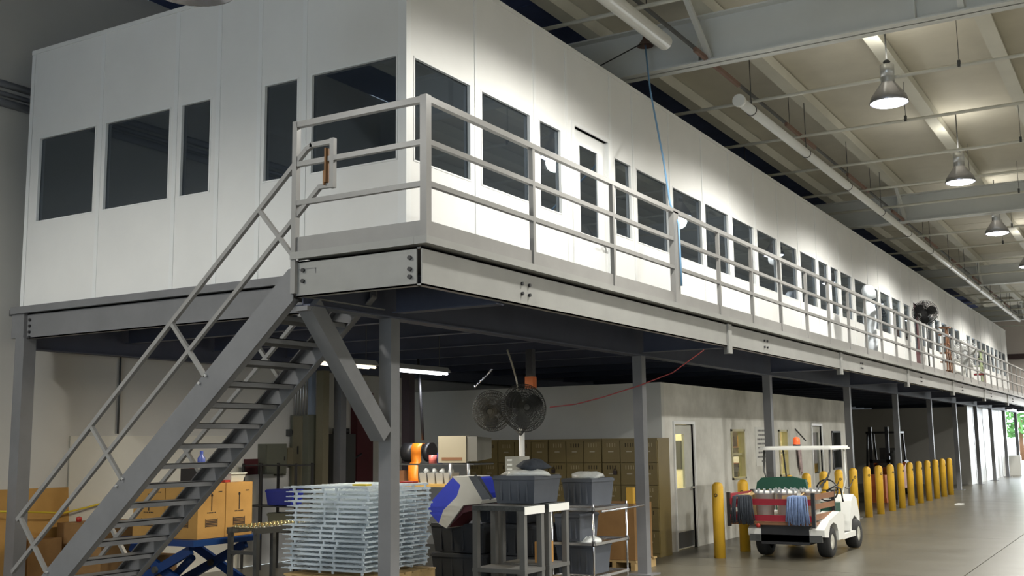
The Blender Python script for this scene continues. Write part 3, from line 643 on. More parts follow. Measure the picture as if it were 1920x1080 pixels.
# rear body fenders and floor
prof = [(16.22, .34), (16.2, .44), (16.5, .56), (17.1, .66), (17.35, .60), (17.35, .24), (17.0, .24), (16.98, .38), (16.9, .48), (16.72, .52), (16.54, .48), (16.46, .38), (16.44, .32)]
for x0, x1 in ((-4.62, -4.36), (-5.50, -5.25)): MB().prism(prof, 0, x0, x1).build('rear_fender', white, ct)
MB().box(-5.48, -4.40, 16.2, 16.26, .26, .36).build('bumper', dkgrey, ct)
MB().box(-5.3, -4.58, 16.2, 17.3, .22, .5).build('chassis', black, ct)
MB().prism([(17.35, .22), (18.0, .22), (18.05, .30), (17.35, .30)], 0, -5.45, -4.42).build('floor_pan', dkgrey, ct)
MB().prism([(18.0, .22), (18.1, .22), (18.16, .45), (18.35, .52), (18.5, .47), (18.58, .3), (18.66, .3), (18.7, .5), (18.55, .78), (18.35, .86), (18.2, .76), (18.05, .45)], 0, -5.42, -4.44).build('front_cowl', white, ct)
MB().box(-4.44, -4.38, 17.32, 18.15, .22, .30).build('side_sill', white, ct)
MB().box(-5.40, -4.5, 17.3, 17.75, .62, .76).build('seat', green, ct)
MB().prism([(-5.72, .96), (-5.70, 1.08), (-5.62, 1.15), (-5.15, 1.17), (-4.92, 1.12), (-4.9, .97)], 1, 17.32, 17.42).build('backrest', green, ct)
MB().box(-5.3, -4.6, 17.1, 17.75, .5, .62).build('seat_base', white, ct)
MB().ring((-4.78, 18.05, .93), .17, .013, 20, 'y').bar((-4.78, 18.05, .93), (-4.78, 18.3, .75), .03, .03).bar((-4.94, 18.05, .93), (-4.62, 18.05, .93), .02, .02).build('steering_wheel', black, ct)
MB().path([(-4.62, 17.42, .95), (-4.5, 17.45, 1.02), (-4.42, 17.5, .98), (-4.40, 17.52, .78)], .014, 6).build('armrest', black, ct)
for x, s in ((-5.6, 1), (-4.55, -1)):
    MB().path([(x, 17.45, 1.60), (x, 17.4, 1.25), (x+.04*s, 17.38, 1.15), (x+.22*s, 17.35, .92), (x+.28*s, 17.35, .66)], .016, 8).build('roof_post', dkgrey, ct)
    MB().path([(x+.02*s, 18.4, 1.60), (x+.03*s, 18.5, 1.1), (x+.12*s, 18.5, .8)], .014, 8).build('roof_post', dkgrey if s > 0 else white, ct)
rf = MB().box(-5.64, -4.52, 17.35, 18.5, 1.60, 1.64).box(-5.66, -4.50, 17.33, 18.52, 1.585, 1.615)
rf.build('roof', white, ct)
MB().cyl((-5.08, 17.5, 1.645), (-5.08, 17.5, 1.67), .06, 12).build('beacon_base', black, ct)
MB().lathe([(.055, 0), (.055, .08), (.04, .11), (.001, .12)], (-5.08, 17.5, 1.67), 14).build('beacon', mat('amber_lens', (.8, .12, .03), .2, emit=(.8, .1, .02), es=.25), ct)
MB().lathe([(.001, .0), (.03, .0), (.032, .02), (.001, .03)], (-5.28, 16.0, .5), 10, 'y').build('tail_light', redplain, ct)
# stake bed
bed = MB().box(-5.78, -4.48, 16.15, 17.3, .50, .545).build('cargo_bed', brownw, ct)
for x in (-5.77, -4.49):
    for y in (16.16, 17.28): MB().box(x-.025, x+.025, y-.025, y+.025, .47, .97).build('stake', black, bed)
for z, m_ in ((.835, redp), (.60, redp)): MB().box(-5.74, -4.52, 16.13, 16.15, z-.045, z+.045).build('rear_slat', m_, bed)
MB().box(-4.95, -4.52, 16.16, 16.18, .86, .93).build('rear_slat', wood, bed)
for x in (-5.79, -4.485):
    for z in (.62, .77, .91): MB().box(x, x+.02, 16.18, 17.27, z-.04, z+.04).build('side_slat', brownw if x > -5 else redp, bed)
def mop(x, y, m, label):
    t = thing('mop_head', label, 'mop', (x, y, .5)); rg = random.Random(int(abs(x)*100)); mb = MB()
    for k in range(46):
        a = rg.uniform(-.16, .16); d = rg.uniform(0, .08)
        mb.path([(x+a*.6, y+.06, .93-d*.2), (x+a*.9, y-.01-d*.3, .91), (x+a, y-.02-d*.5, .75), (x+a*1.05+rg.uniform(-.02, .02), y-.015-d*.4, rg.uniform(.5, .56))], .011, 5)
    mb.build('strands', m, t)['kind'] = 'stuff'
    MB().cyl((x, y+.05, .9), (x-.1, y+.75, .95), .012, 8).build('handle', wood, t)
mop(-5.53, 16.1, mopg, 'dark grey mop head hanging over the left corner of the cart bed')
mop(-4.70, 16.1, mopb, 'blue string mop hanging over the right corner of the cart bed')
def bucket(x, y, label):
    t = thing('white_bucket', label, 'bucket', (x, y, .546))
    MB().lathe([(.001, 0), (.12, 0), (.145, .40), (.15, .40), (.15, .44), (.142, .44), (.142, .41), (.001, .41)], (x, y, .546), 22).build('tub', whitep, t)
    g = MB()
    for k in range(10):
        a = 2*math.pi*k/10; g.box(x+.15*math.cos(a)-.014, x+.15*math.cos(a)+.014, y+.15*math.sin(a)-.014, y+.15*math.sin(a)+.014, .955, 1.015)
    g.build('rim_clips', alu, t)
for k, (x, y, l) in enumerate([(-5.28, 16.38, 'left rear'), (-4.94, 16.40, 'right rear'), (-5.1, 16.85, 'left front'), (-4.72, 16.88, 'right front')]):
    bucket(x, y, 'white lidded bucket in the %s of the cart bed' % l)
tag(MB().box(-5.68, -5.45, 16.3, 17.1, .546, .93).build('wooden_crate', wood), 'pale wooden crate standing in the cart bed behind the grey mop', 'crate')

# ================================================================ FORKLIFT in the dark bay
fk = thing('forklift', 'dark forklift with overhead guard parked in the bay behind the bollards', 'forklift', (-7.7, 36, 0))
MB().prism([(35.3, .2), (36.9, .2), (36.95, .75), (36.4, 1.0), (36.0, .85), (35.4, .85)], 0, -8.2, -7.1).build('chassis', mat('forklift_orange', (.55, .13, .03), .45), fk)
MB().box(-8.15, -7.15, 36.4, 37.0, .5, 1.05).build('counterweight', black, fk)
for x in (-8.1, -7.2):
    MB().bar((x, 35.45, .85), (x, 35.75, 1.93), .05, .06).build('guard_post', black, fk)
    MB().bar((x, 36.8, 1.0), (x, 36.55, 1.93), .05, .06).build('guard_post', black, fk)
    for y in (35.5, 36.7): MB().cyl((x-.1, y, .25), (x+.1, y, .25), .25, 18).build('wheel', rubber, fk)
gd = MB().box(-8.15, -7.15, 35.7, 35.75, 1.9, 1.96).box(-8.15, -7.15, 36.55, 36.6, 1.9, 1.96).box(-8.15, -8.1, 35.7, 36.6, 1.9, 1.96).box(-7.2, -7.15, 35.7, 36.6, 1.9, 1.96)
for k in range(5): gd.box(-7.95+k*.15, -7.92+k*.15, 35.7, 36.6, 1.91, 1.94)
gd.build('overhead_guard', black, fk)
MB().box(-7.9, -7.4, 36.0, 36.4, .85, 1.0).box(-7.9, -7.4, 36.35, 36.48, 1.0, 1.45).build('seat', dkgrey, fk)
MB().box(-7.95, -7.85, 35.15, 35.25, .1, 2.1).box(-7.45, -7.35, 35.15, 35.25, .1, 2.1).box(-7.95, -7.35, 35.15, 35.25, 1.0, 1.1).build('mast', black, fk)
for x in (-7.92, -7.38): MB().box(x-.05, x+.05, 34.2, 35.2, .08, .12).build('fork', black, fk)
tag(MB().box(-7.3, -6.7, 31.4, 32.1, 0, .12).box(-7.28, -6.72, 31.42, 32.08, .12, .75).build('orange_bin', mat('bin_orange', (.6, .15, .04), .5)), 'small orange bin on the floor behind the bollards', 'bin')
tag(MB().lathe([(.001, 0), (.2, 0), (.22, .7), (.12, .9), (.10, 1.2), (.16, 1.3), (.001, 1.4)], (-6.85, 33.4, 0), 16).build('covered_machine', dkgrey), 'dark covered machine beside the forklift behind the bollards', 'machine')
tag(MB().box(-6.3, -5.75, 55.0, 55.4, 0, .9).build('white_cabinet', whitep), 'white cabinet by the bright far doorway', 'cabinet')

# outside
car = thing('parked_car', 'dark red car parked outside the bright far doorway', 'car', (-5.4, 78, 0))
MB().prism([(76.3, .3), (76.2, .7), (77.2, .85), (77.8, 1.35), (79.3, 1.35), (79.9, .9), (80.5, .85), (80.5, .3)], 0, -6.3, -4.4).build('body', mat('car_red', (.20, .03, .07), .3), car)
for x in (-6.25, -4.45):
    for y in (77.1, 79.7): MB().cyl((x-.1, y, .31), (x+.1, y, .31), .31, 16).build('wheel', rubber, car)
MB().prism([(77.35, .88), (77.85, 1.3), (79.2, 1.3), (79.7, .9)], 0, -6.31, -4.39).build('window', black, car)
tt = thing('tree', 'green leafy tree outside the far doorway', 'tree', (-9.5, 92, 0)); rg = random.Random(4)
MB().cyl((-9.5, 92, 0), (-9.4, 92, 3), .2, 10, .12).build('trunk', brownw, tt)
m = MB()
for k in range(900):
    a = rg.uniform(0, 6.28); h = rg.uniform(1.8, 7.2); rr = 2.9*math.sqrt(max(.05, 1-((h-4.4)/3)**2))*rg.uniform(.4, 1); c = Vector((-9.5+rr*math.cos(a), 92+rr*math.sin(a), h))
    u = Vector((rg.uniform(-1, 1), rg.uniform(-1, 1), rg.uniform(-1, 1))).normalized()*.28; v = u.orthogonal().normalized()*.16
    m._add([c-u, c+v, c+u, c-v], [(0, 1, 2, 3)])
m.build('foliage', mat('leaf', (.13, .30, .08), .8), tt)['kind'] = 'stuff'

# ================================================================ LOCKERS
def locker(x0, x1, label, ncol):
    t = thing('locker_unit', label, 'lockers', ((x0+x1)/2, 15.75, 0), group='tan lockers along the wall')
    MB().box(x0, x1, 15.78, 16.235, 0, 1.80).box(x0, x1, 15.76, 15.78, 0, .05).box(x0, x1, 15.76, 15.78, 1.765, 1.80).build('body', locker_m, t)
    w = (x1-x0)/ncol; h = (1.765-.05)/5
    for c in range(ncol):
        for r in range(5):
            a = x0+c*w; z = .05+r*h
            d = MB().box(a+.006, a+w-.006, 15.752, 15.778, z+.005, z+h-.005).build('door', locker_m, t)
            v = MB()
            for k in range(4): v.box(a+w*.28+k*w*.14, a+w*.28+k*w*.14+.012, 15.748, 15.753, z+h-.10, z+h-.04)
            v.build('vent_slots', locker_d if (c+r) % 2 else mat('vent_light', (.36, .30, .17), .4), d)['kind'] = 'stuff'
            MB().box(a+w*.36, a+w*.64, 15.742, 15.752, z+h*.48, z+h*.53).build('latch', mat('latch_grey', (.40, .36, .26), .4, .4), d)
    return t
pad = mat('black_padlock', (.03, .02, .02), .4)
LX = [(-7.68, -6.74), (-8.64, -7.69), (-9.60, -8.65), (-10.24, -9.61)]
for (a, b), l, n in zip(LX, ('tan five-tier locker unit at the open right end by the white door', 'tan five-tier locker unit, second from the white door', 'tan five-tier locker unit behind the twin fans', 'tan five-tier locker unit at the inner end behind the beige monitor'), (3, 3, 3, 2)): locker(a, b, l, n)
for (x, z, l) in ((-8.55, 1.30, 'upper row near the fans'), (-7.45, 1.28, 'upper row by the grey post'), (-7.35, .62, 'lower row behind the stacked totes')):
    tag(MB().ring((x, 15.73, z+.03), .02, .005, 10, 'y', 5).box(x-.03, x+.03, 15.72, 15.74, z-.04, z+.02).build('padlock', pad), 'small black padlock on a tan locker door, ' + l, 'padlock')

# ================================================================ FANS ON POLE
t = thing('twin_fan', 'pair of caged fans on one white pole above the grey totes', 'fan', (-7.06, 12.0, 0))
fan_head(t, (-7.40, 12.0, 2.16), .265, R(14), (dkgrey, mat('dusty_cage', (.06, .056, .042), .8)), R(8), 60)
fan_head(t, (-6.84, 11.85, 2.18), .30, R(52), (black, mat('dark_cage', (.035, .035, .03), .7)), R(-5), 72)
MB().cyl((-7.05, 12.15, .04), (-7.05, 12.15, 2.0), .035, 14).build('pole', white, t)
MB().lathe([(.001, 0), (.32, 0), (.32, .03), (.06, .05), (.001, .05)], (-7.05, 12.15, 0), 20).build('base', dkgrey, t)
MB().bar((-7.05, 12.12, 1.85), (-7.34, 12.12, 2.12), .025, .025).bar((-7.05, 12.12, 1.85), (-6.86, 12.0, 2.0), .025, .025).build('arm', dkgrey, t)
tag(MB().box(-7.11, -6.99, 12.35, 12.45, 2.45, 2.60).build('junction_box', mat('box_orange', (.7, .16, .02), .5)), 'small orange box hanging just above the right fan', 'box')
tag(MB().box(-7.10, -7.0, 12.36, 12.44, 2.60, 2.96).build('drop_post', black), 'black drop post carrying the small orange box', 'post')
tag(MB().path([(-7.22, 12.1, 2.94), (-7.15, 12.1, 2.75), (-7.09, 12.1, 2.55), (-7.07, 12.12, 2.4)], .012, 6).build('power_cord', mat('cream_cord', (.5, .46, .36), .6)), 'pale cord dropping from the deck to the twin fan', 'cord')
tag(MB().path([(-7.1, 13.0, 2.22), (-6.7, 13.0, 2.25), (-6.3, 13.0, 2.33), (-5.85, 13.1, 2.46), (-5.4, 13.2, 2.62), (-5.0, 13.3, 2.9)], .008, 5).build('power_cord', mat('red_cord', (.30, .05, .05), .6)), 'thin dark red cord rising from the fans past the grey post', 'cord')
cl = MB()
for k in range(9):
    a = .0+k*.18; cl.cyl((-7.98+.26*math.sin(a), 12.5, 2.50+.24*(1-math.cos(a))*0+.22*math.sin(a*.9)), (-7.96+.26*math.sin(a), 12.5, 2.53+.22*math.sin(a*.9)), .016, 8)
tag(cl.path([(-7.98+.26*math.sin(k*.18), 12.5, 2.5+.22*math.sin(k*.162)) for k in range(9)], .009, 5).build('tinsel_garland', mat('silver_tinsel', (.8, .85, 1.0), .15, 1)), 'short silver garland hanging under the dark deck above the left fan', 'garland')
# fluorescent fixtures
def fluoro(x, y0, y1, z, label, m, e, c):
    t = thing('strip_light', label, 'light', (x, (y0+y1)/2, z))
    MB().prism([(x-.10, z), (x+.10, z), (x+.04, z+.07), (x-.04, z+.07)], 1, y0, y1).build('housing', mat('fixture_grey', (.38, .38, .37), .5), t)
    for dx in (-.05, .05): MB().cyl((x+dx, y0+.03, z-.018), (x+dx, y1-.03, z-.018), .014, 8).build('tube', m, t)
    for y in (y0+.15, y1-.15): MB().bar((x, y, z+.07), (x, y, 3.29), .01, .01).build('hanger', dkgrey, t)
    l = bpy.data.lights.new('tube_light', 'AREA'); l.shape = 'RECTANGLE'; l.size = .2; l.size_y = y1-y0; l.energy = e; l.color = c
    o = bpy.data.objects.new('tube_light', l); o.location = (0, 0, -.06); COL.objects.link(o); o.parent = t
fluoro(-8.42, 11.2, 12.45, 2.71, 'twin-tube strip light glowing just right of the front post', tube_glow, 36, (.92, .94, 1.0))
fluoro(-8.38, 9.55, 10.8, 2.71, 'twin-tube strip light half hidden behind the knee brace', warmglow, 62, (1.0, .86, .62))
# ================================================================ LEFT SIDE: cardboard, boxes, lift table
t = thing('cardboard_sheet', 'large flat brown cardboard sheet leaning on the left wall behind the corner column', 'cardboard', (-11.65, 8.0, 0))
MB()._add([(-11.60, 7.0, 0), (-11.60, 8.98, 0), (-11.72, 9.0, 1.27), (-11.72, 7.0, 1.29), (-11.57, 7.0, 0), (-11.57, 8.98, 0), (-11.70, 9.0, 1.275), (-11.70, 7.0, 1.295)], [(0,1,2,3),(7,6,5,4),(0,4,5,1),(1,5,6,2),(2,6,7,3),(3,7,4,0)]).build('sheet', card, t)
MB().box(-11.685, -11.68, 7.84, 7.87, 1.13, 1.20).box(-11.685, -11.68, 7.78, 7.81, 1.13, 1.20).box(-11.685, -11.68, 7.69, 7.74, 1.13, 1.2).build('printed_marks', ink, t)
def carton(x0, x1, y0, y1, z0, z1, m, label, arrow=False, group=None):
    t = thing('cardboard_box', label, 'box', ((x0+x1)/2, (y0+y1)/2, z0), group=group)
    MB().box(x0, x1, y0, y1, z0, z1).build('carton', m, t)
    xm, w, h = (x0+x1)/2, x1-x0, z1-z0
    MB().box(x0+.002, xm-.002, y0-.002, y1+.001, z1-.001, z1+.006).build('lid_flap', m, t); MB().box(xm+.002, x1-.002, y0-.002, y1+.001, z1-.001, z1+.006).build('lid_flap', m, t)
    if arrow:
        def face(parent, pr):                       # print on one face; pr(u0,u1,z0,z1) adds a slab, u in 0..1
            a = MB(); pr(a, .485, .515, .50, .80); pr(a, .46, .54, .77, .79); pr(a, .47, .53, .79, .82); a.build('up_arrow', ink, t)
            g = MB()
            for k in range(5): pr(g, .29, .71, .215+k*.028, .232+k*.028)
            pr(g, .28, .292, .20, .36); pr(g, .71, .722, .20, .36)
            for k in range(6): pr(g, .34+k*.055, .375+k*.055, .46, .48)
            for k in range(3): pr(g, .74+k*.05, .77+k*.05, .84, .86)
            g.build('printed_label', ink, t)['kind'] = 'stuff'
        if 'y' in arrow: face(t, lambda m_, u0, u1, v0, v1: m_.box(x0+w*u0, x0+w*u1, y0-.003, y0, z0+h*v0, z0+h*v1))
        if 'x' in arrow: face(t, lambda m_, u0, u1, v0, v1: m_.box(x1, x1+.003, y0+(y1-y0)*u0, y0+(y1-y0)*u1, z0+h*v0, z0+h*v1))
    return t
for (xa, xb, ya, yb, ar, l) in ((-10.52, -9.995, 9.0, 9.42, 'y', 'cardboard box with up arrow at the front left of the four on the lift table'), (-9.985, -9.46, 9.0, 9.42, 'xy', 'cardboard box with up arrow at the front right corner of the lift table'),
        (-9.985, -9.46, 9.43, 9.86, 'x', 'cardboard box with up arrow next to the roller conveyor, on the lift table'), (-10.52, -9.995, 9.43, 9.86, '', 'cardboard box at the back left of the four on the lift table')):
    carton(xa, xb, ya, yb, .715, 1.325, card, l, ar, 'boxes on the lift table')
carton(-11.55, -10.75, 8.75, 9.5, .0, .86, card_d, 'plain brown cardboard box on the floor behind the foot of the stairs')
carton(-11.5, -10.8, 9.6, 9.95, .0, .42, card_d, 'low brown cardboard box on the floor in front of the lift table')
carton(-12.0+.35, -11.62+.3, 8.2, 8.65, 0, .70, card_d, 'brown cardboard box squeezed behind the corner column')
tag(MB().lathe([(.001, .03), (.03, .02), (.035, 0), (.03, -.03), (.001, -.035)], (-11.35, 8.9, .905), 12).build('red_ball', redplain), 'small shiny red knob on the brown box by the corner column', 'knob')
tag(MB().path([(-11.55, 7.9, 1.05), (-11.5, 8.3, 1.02), (-11.5, 8.8, .98), (-11.6, 9.2, 1.02), (-11.7, 9.9, 1.12)], .012, 6).build('yellow_rope', mat('yellow_rope', (.65, .5, .03), .7)), 'yellow rope slung from the corner column along the left wall', 'rope')
lt = thing('lift_table', 'blue scissor lift table carrying four cardboard boxes', 'lift table', (-10.0, 9.45, 0))
MB().box(-10.72, -9.43, 8.92, 9.98, .64, .71).build('platform', blues, lt)
for y in (9.0, 9.86):
    MB().bar((-10.6, y, .12), (-9.55, y, .60), .05, .10).build('scissor_arm', blues, lt); MB().bar((-10.6, y+.06, .60), (-9.55, y+.06, .12), .05, .10).build('scissor_arm', blues, lt)
    MB().cyl((-10.08, y-.06, .36), (-10.08, y+.12, .36), .04, 10).build('pivot', dkgrey, lt)
MB().box(-10.7, -9.45, 8.95, 9.05, 0, .09).box(-10.7, -9.45, 9.84, 9.94, 0, .09).box(-10.7, -10.6, 9.05, 9.84, 0, .09).box(-9.55, -9.45, 9.05, 9.84, 0, .09).build('base_frame', blues, lt)
MB().cyl((-10.4, 9.45, .15), (-10.0, 9.45, .46), .045, 12).build('hydraulic_ram', blues, lt)
def tub(x, y, z, label, mlid):
    t = thing('plastic_tub', label, 'tub', (x, y, z)); MB().frus((x, y), .24, .2, .29, .24, z, z+.09).build('tub', mat('frosted_plastic', (.6, .62, .58), .3), t); MB().box(x-.155, x+.155, y-.13, y+.13, z+.09, z+.105).build('lid', mlid, t)
tub(-9.64, 9.66, 1.335, 'frosted plastic tub with pale lid on the right-hand arrow box', mat('frosted_plastic', (.6, .62, .58), .3))
tag(MB().box(-9.6, -9.49, 9.44, 9.52, 1.335, 1.36).build('red_tray', redplain), 'small red tray beside the tub on the right-hand arrow box', 'tray')
tag(MB().lathe([(.001, 0), (.045, 0), (.045, .12), (.02, .15), (.02, .2), (.001, .2)], (-9.74, 9.30, 1.50), 14).build('spray_can', mat('can_blue', (.08, .12, .45), .3)), 'blue spray can on the black case seen between the stair treads', 'can')
tag(MB().box(-9.93, -9.82, 9.28, 9.38, 1.50, 1.56).build('red_toolbox', redplain), 'small red toolbox on the black case seen between the stair treads', 'toolbox')
tag(MB().box(-9.97, -9.66, 9.2, 9.4, 1.335, 1.498).build('tool_case', black), 'black case standing on the boxes behind the stair treads', 'case')
# roller conveyor
rc = thing('roller_conveyor', 'dark steel skate-wheel conveyor stand left of the tray stack', 'conveyor', (-9.15, 9.9, 0))
MB().box(-9.36, -9.33, 9.35, 10.9, .76, .83).box(-8.95, -8.92, 9.35, 10.9, .76, .83).build('side_rails', dkgrey, rc)
for x in (-9.34, -8.94):
    for y in (9.4, 10.1, 10.8): MB().box(x-.025, x+.025, y-.025, y+.025, 0, .77).build('leg', dkgrey, rc)
for z in (.25, .55): MB().box(-9.34, -8.94, 9.38, 9.42, z-.02, z+.02).build('brace', dkgrey, rc)
wm2 = mat('brass_wheel', (.62, .58, .36), .25, .9)
for k in range(12):
    y = 9.42+k*.125; MB().cyl((-9.33, y, .83), (-8.95, y, .83), .006, 6).build('axle', alu, rc)
    for q in range(6): MB().cyl((-9.29+q*.06, y, .835), (-9.265+q*.06, y, .835), .025, 10).build('skate_wheel', wm2, rc)
# rack by the left wall
rk = thing('tool_rack', 'black steel rack against the left wall with small bins', 'rack', (-11.3, 12.1, 0))
for x in (-11.6, -11.25, -10.6):
    for y in (11.9, 12.25): MB().box(x-.015, x+.015, y-.015, y+.015, 0, 1.5).build('upright', black, rk)
for z in (.55, .90, 1.48): MB().box(-11.62, -10.58, 11.88, 12.27, z-.015, z).build('shelf', black, rk)
def bin_(x0, x1, y0, y1, z0, z1, m, label, cat='bin', lip=True, group=None, name='storage_bin'):
    t = thing(name, label, cat, ((x0+x1)/2, (y0+y1)/2, z0), group=group); cx, cy = (x0+x1)/2, (y0+y1)/2; w, d = x1-x0, y1-y0
    MB().frus((cx, cy), w*.86, d*.86, w*.97, d*.97, z0, z1-.03).build('body', m, t)
    MB().box(x0, x1, y0, y1, z1-.04, z1-.012).box(x0+.01, x1-.01, y0+.01, y1-.01, z1-.012, z1).build('rim', m, t)
    r = MB()
    for k in range(4): xx = x0+w*(.2+.2*k); r.box(xx-.008, xx+.008, y0+.012, y0+.03, z0+.03, z1-.04)
    r.build('ribs', m, t)['kind'] = 'stuff'; return t
bin_(-11.22, -10.70, 11.95, 12.2, .91, 1.13, bluep, 'blue plastic bin on the black rack by the left wall')
bin_(-11.18, -10.70, 11.95, 12.2, .56, .80, elec, 'grey-green bin on the low shelf of the black rack')
# electrical gear on the left wall
def panelbox(x, y0, y1, z0, z1, m, name, label, d=.16, cat='electrical box'):
    t = thing(name, label, cat, (XL, (y0+y1)/2, z0)); MB().box(XL+.001, XL+d, y0, y1, z0, z1).build('enclosure', m, t)
    MB().box(XL+d, XL+d+.012, y0+.015, y1-.015, z0+.015, z1-.015).build('door', m, t); MB().box(XL+d+.012, XL+d+.02, y1-.07, y1-.05, (z0+z1)/2-.03, (z0+z1)/2+.03).build('handle', black, t); return t
panelbox(0, 12.34, 12.80, 1.33, 1.78, elec, 'breaker_box', 'grey-green breaker box on the left wall above the blue bin')
panelbox(0, 12.86, 13.08, 1.45, 1.72, elec2, 'switch_box', 'small olive switch box between the breaker box and the tall cabinet', .1)
panelbox(0, 12.70, 12.88, 1.30, 1.44, elec, 'switch_box', 'tiny grey switch box below the breaker box', .08)
panelbox(0, 12.95, 13.06, 1.90, 2.0, dkgrey, 'switch_box', 'tiny dark switch box on the wall left of the conduits', .08)
ec = thing('electrical_cabinet', 'tall olive electrical cabinet with conduits rising from its top', 'electrical cabinet', (-11.5, 13.0, 1.1))
MB().box(-11.72, -11.36, 13.02, 13.2, 1.08, 2.22).build('enclosure', elec, ec)
MB().box(-11.66, -11.47, 13.0, 13.02, 1.10, 2.20).build('door', elec2, ec); MB().box(-11.55, -11.53, 12.99, 13.0, 1.62, 1.74).build('handle', black, ec)
for k in range(6): MB().cyl((-11.70+k*.055, 13.1, 2.22), (-11.70+k*.055, 13.1, 2.95), .012, 8).build('conduit', alu, ec)
MB().box(-11.40, -11.33, 13.05, 13.15, 2.22, 2.9).build('back_panel', mat('bluegrey', (.20, .24, .30), .6), ec)
dp = thing('fuse_panel', 'black fuse panel with two round caps and a side lever', 'fuse panel', (-11.6, 14.2, 1.1))
MB().box(XL+.001, XL+.2, 13.95, 14.42, 1.10, 1.93).build('enclosure', dkgrey, dp); MB().box(XL+.2, XL+.215, 13.98, 14.39, 1.14, 1.9).build('door', dkgrey, dp)
for y in (14.03, 14.3): MB().cyl((XL+.1, y, 1.93), (XL+.1, y, 2.02), .055, 12).build('cap', black, dp)
MB().cyl((XL+.12, 14.42, 1.5), (XL+.2, 14.58, 1.6), .018, 8).build('lever', black, dp)
structure('trim_3', MB().box(-11.74, -11.60, 14.52, 14.95, 0, 2.62), maroon, 'maroon painted pilaster at the inner corner')
structure('trim_4', MB().box(-9.86, -9.72, 13.4, 13.54, 0, 2.9), mat('black_post', (.03, .02, .025), .6), 'black slim post by the inner corner')
tag(MB().box(XL+.001, XL+.02, 12.05, 12.33, 1.33, 1.56).build('framed_poster', maroon), 'dark maroon framed poster on the left wall above the rack', 'poster')
tag(MB().cyl((-8.70, 12.2, 2.9), (-8.62, 12.2, 1.80), .02, 8).build('hanging_cable', black), 'thick black cable hanging from the deck to the workbench', 'cable')

# ================================================================ TRAY STACK
pl = thing('pallet', 'pale wooden platform carrying the stack of plastic trays', 'pallet', (-7.7, 9.7, 0))
for k in range(8): MB().box(-8.3, -7.12, 9.15+k*.15, 9.15+k*.15+.12, .37, .39).build('deck_board', wood, pl)
for x in (-8.27, -7.76, -7.22): MB().box(x, x+.09, 9.15, 10.32, .0, .37).build('stringer', wood, pl)
def tray():
    m = MB(); W_, D_ = 1.02, 1.12; rg = random.Random(3)
    for k in range(17):                                   # cross ribs, running in x and sticking out to the left
        y = D_*k/16; m.bar((-.10-rg.uniform(0, .05), y, .012), (W_, y, .012), .010, .010)
    for k in range(13): x = W_*k/12; m.bar((x, 0, .012), (x, D_, .012), .008, .008)
    m.box(0, W_, -.012, .0, .004, .028); m.box(0, W_, D_, D_+.012, .004, .028); m.box(W_, W_+.012, -.012, D_+.012, .004, .022)
    for k in range(4): m.box(W_, W_+.10, D_*(k+.4)/4, D_*(k+.4)/4+.02, .008, .018)
    return m
tmsh = tray()
feet = MB()
for x in (.02, .42, .60, .99):
    for y in (-.01, .30, .62, .86, 1.10): feet.box(x, x+.022, y, y+.02, -.022, .006)
NT = 18; pitch = .0505
base_tray = thing('plastic_tray', 'pale tray', 'tray', (-8.16, 9.2, .43), group='stack of pale trays', local=True)
tmsh.build('grid', tray_m, base_tray)['kind'] = 'stuff'; feet.build('feet', tray_m, base_tray)['kind'] = 'stuff'
rg = random.Random(11)
for k in range(NT):
    i = NT-1-k; lab = 'pale translucent plastic tray, %s of the stack%s' % (ORD[i] if i < NT-1 else 'bottom one', ' counted from its top' if 0 < i < NT-1 else '')
    loc = (-8.22 - .05*(k < 10)*(10-k)/10 + rg.uniform(-.02, .02), 9.2+rg.uniform(-.015, .015), .43+k*pitch)
    if k == 0: base_tray.location = loc; base_tray['label'] = lab
    else: dup(base_tray, loc, R(rg.uniform(-1.6, 1.6)), lab)
for k, (x, y, c, l) in enumerate([(-7.45, 9.25, mat('label_yellow', (.7, .55, .05), .6), 'yellow'), (-7.40, 9.65, mat('label_navy', (.06, .06, .25), .6), 'navy blue'), (-7.42, 10.05, redplain, 'small red')]):
    tag(MB().box(x, x+.18, y, y+.1, .43+NT*pitch-.02, .43+NT*pitch+.0).build('parts_packet', c), l+' packet lying on the topmost pale tray', 'packet')
# ================================================================ WORKBENCH
wb = thing('workbench', 'pale wood workbench behind the tray stack with shelf posts', 'workbench', (-8.5, 12.3, 0))
MB().box(-9.15, -7.75, 12.0, 12.75, 1.19, 1.23).build('top', mat('amber_wood', (.62, .40, .12), .5), wb)
MB().box(-9.1, -7.75, 12.1, 12.6, 1.47, 1.49).build('shelf', dkgrey, wb)
for x in (-9.1, -7.8):
    for y in (12.05, 12.7): MB().box(x-.02, x+.02, y-.02, y+.02, 0, 1.19).build('leg', dkgrey, wb)
for x in (-8.07, -7.79): MB().cyl((x, 12.04, 1.23), (x, 12.04, 1.49), .022, 10).build('shelf_post', alu, wb)
mo = thing('crt_monitor', 'old beige box monitor facing the stairs on the bench shelf', 'monitor', (-8.0, 12.35, 1.49))
MB().box(-8.32, -7.88, 12.12, 12.2, 1.50, 1.85).build('bezel', beige, mo); MB().prism([(12.2, 1.50), (12.55, 1.56), (12.55, 1.80), (12.2, 1.85)], 0, -8.30, -7.90).build('housing', beige, mo)
MB().prism([(12.14, 1.52), (12.5, 1.55), (12.5, 1.82), (12.14, 1.84)], 0, -7.9, -7.72).build('side_shell', mat('beige_grey', (.16, .155, .13), .6), mo)
MB().box(-8.26, -7.94, 12.115, 12.121, 1.53, 1.57).build('control_slot', brownw, mo)
tg = thing('tape_dispenser', 'bright orange strap looped over a black reel on the workbench', 'strap reel', (-8.7, 12.25, 1.23))
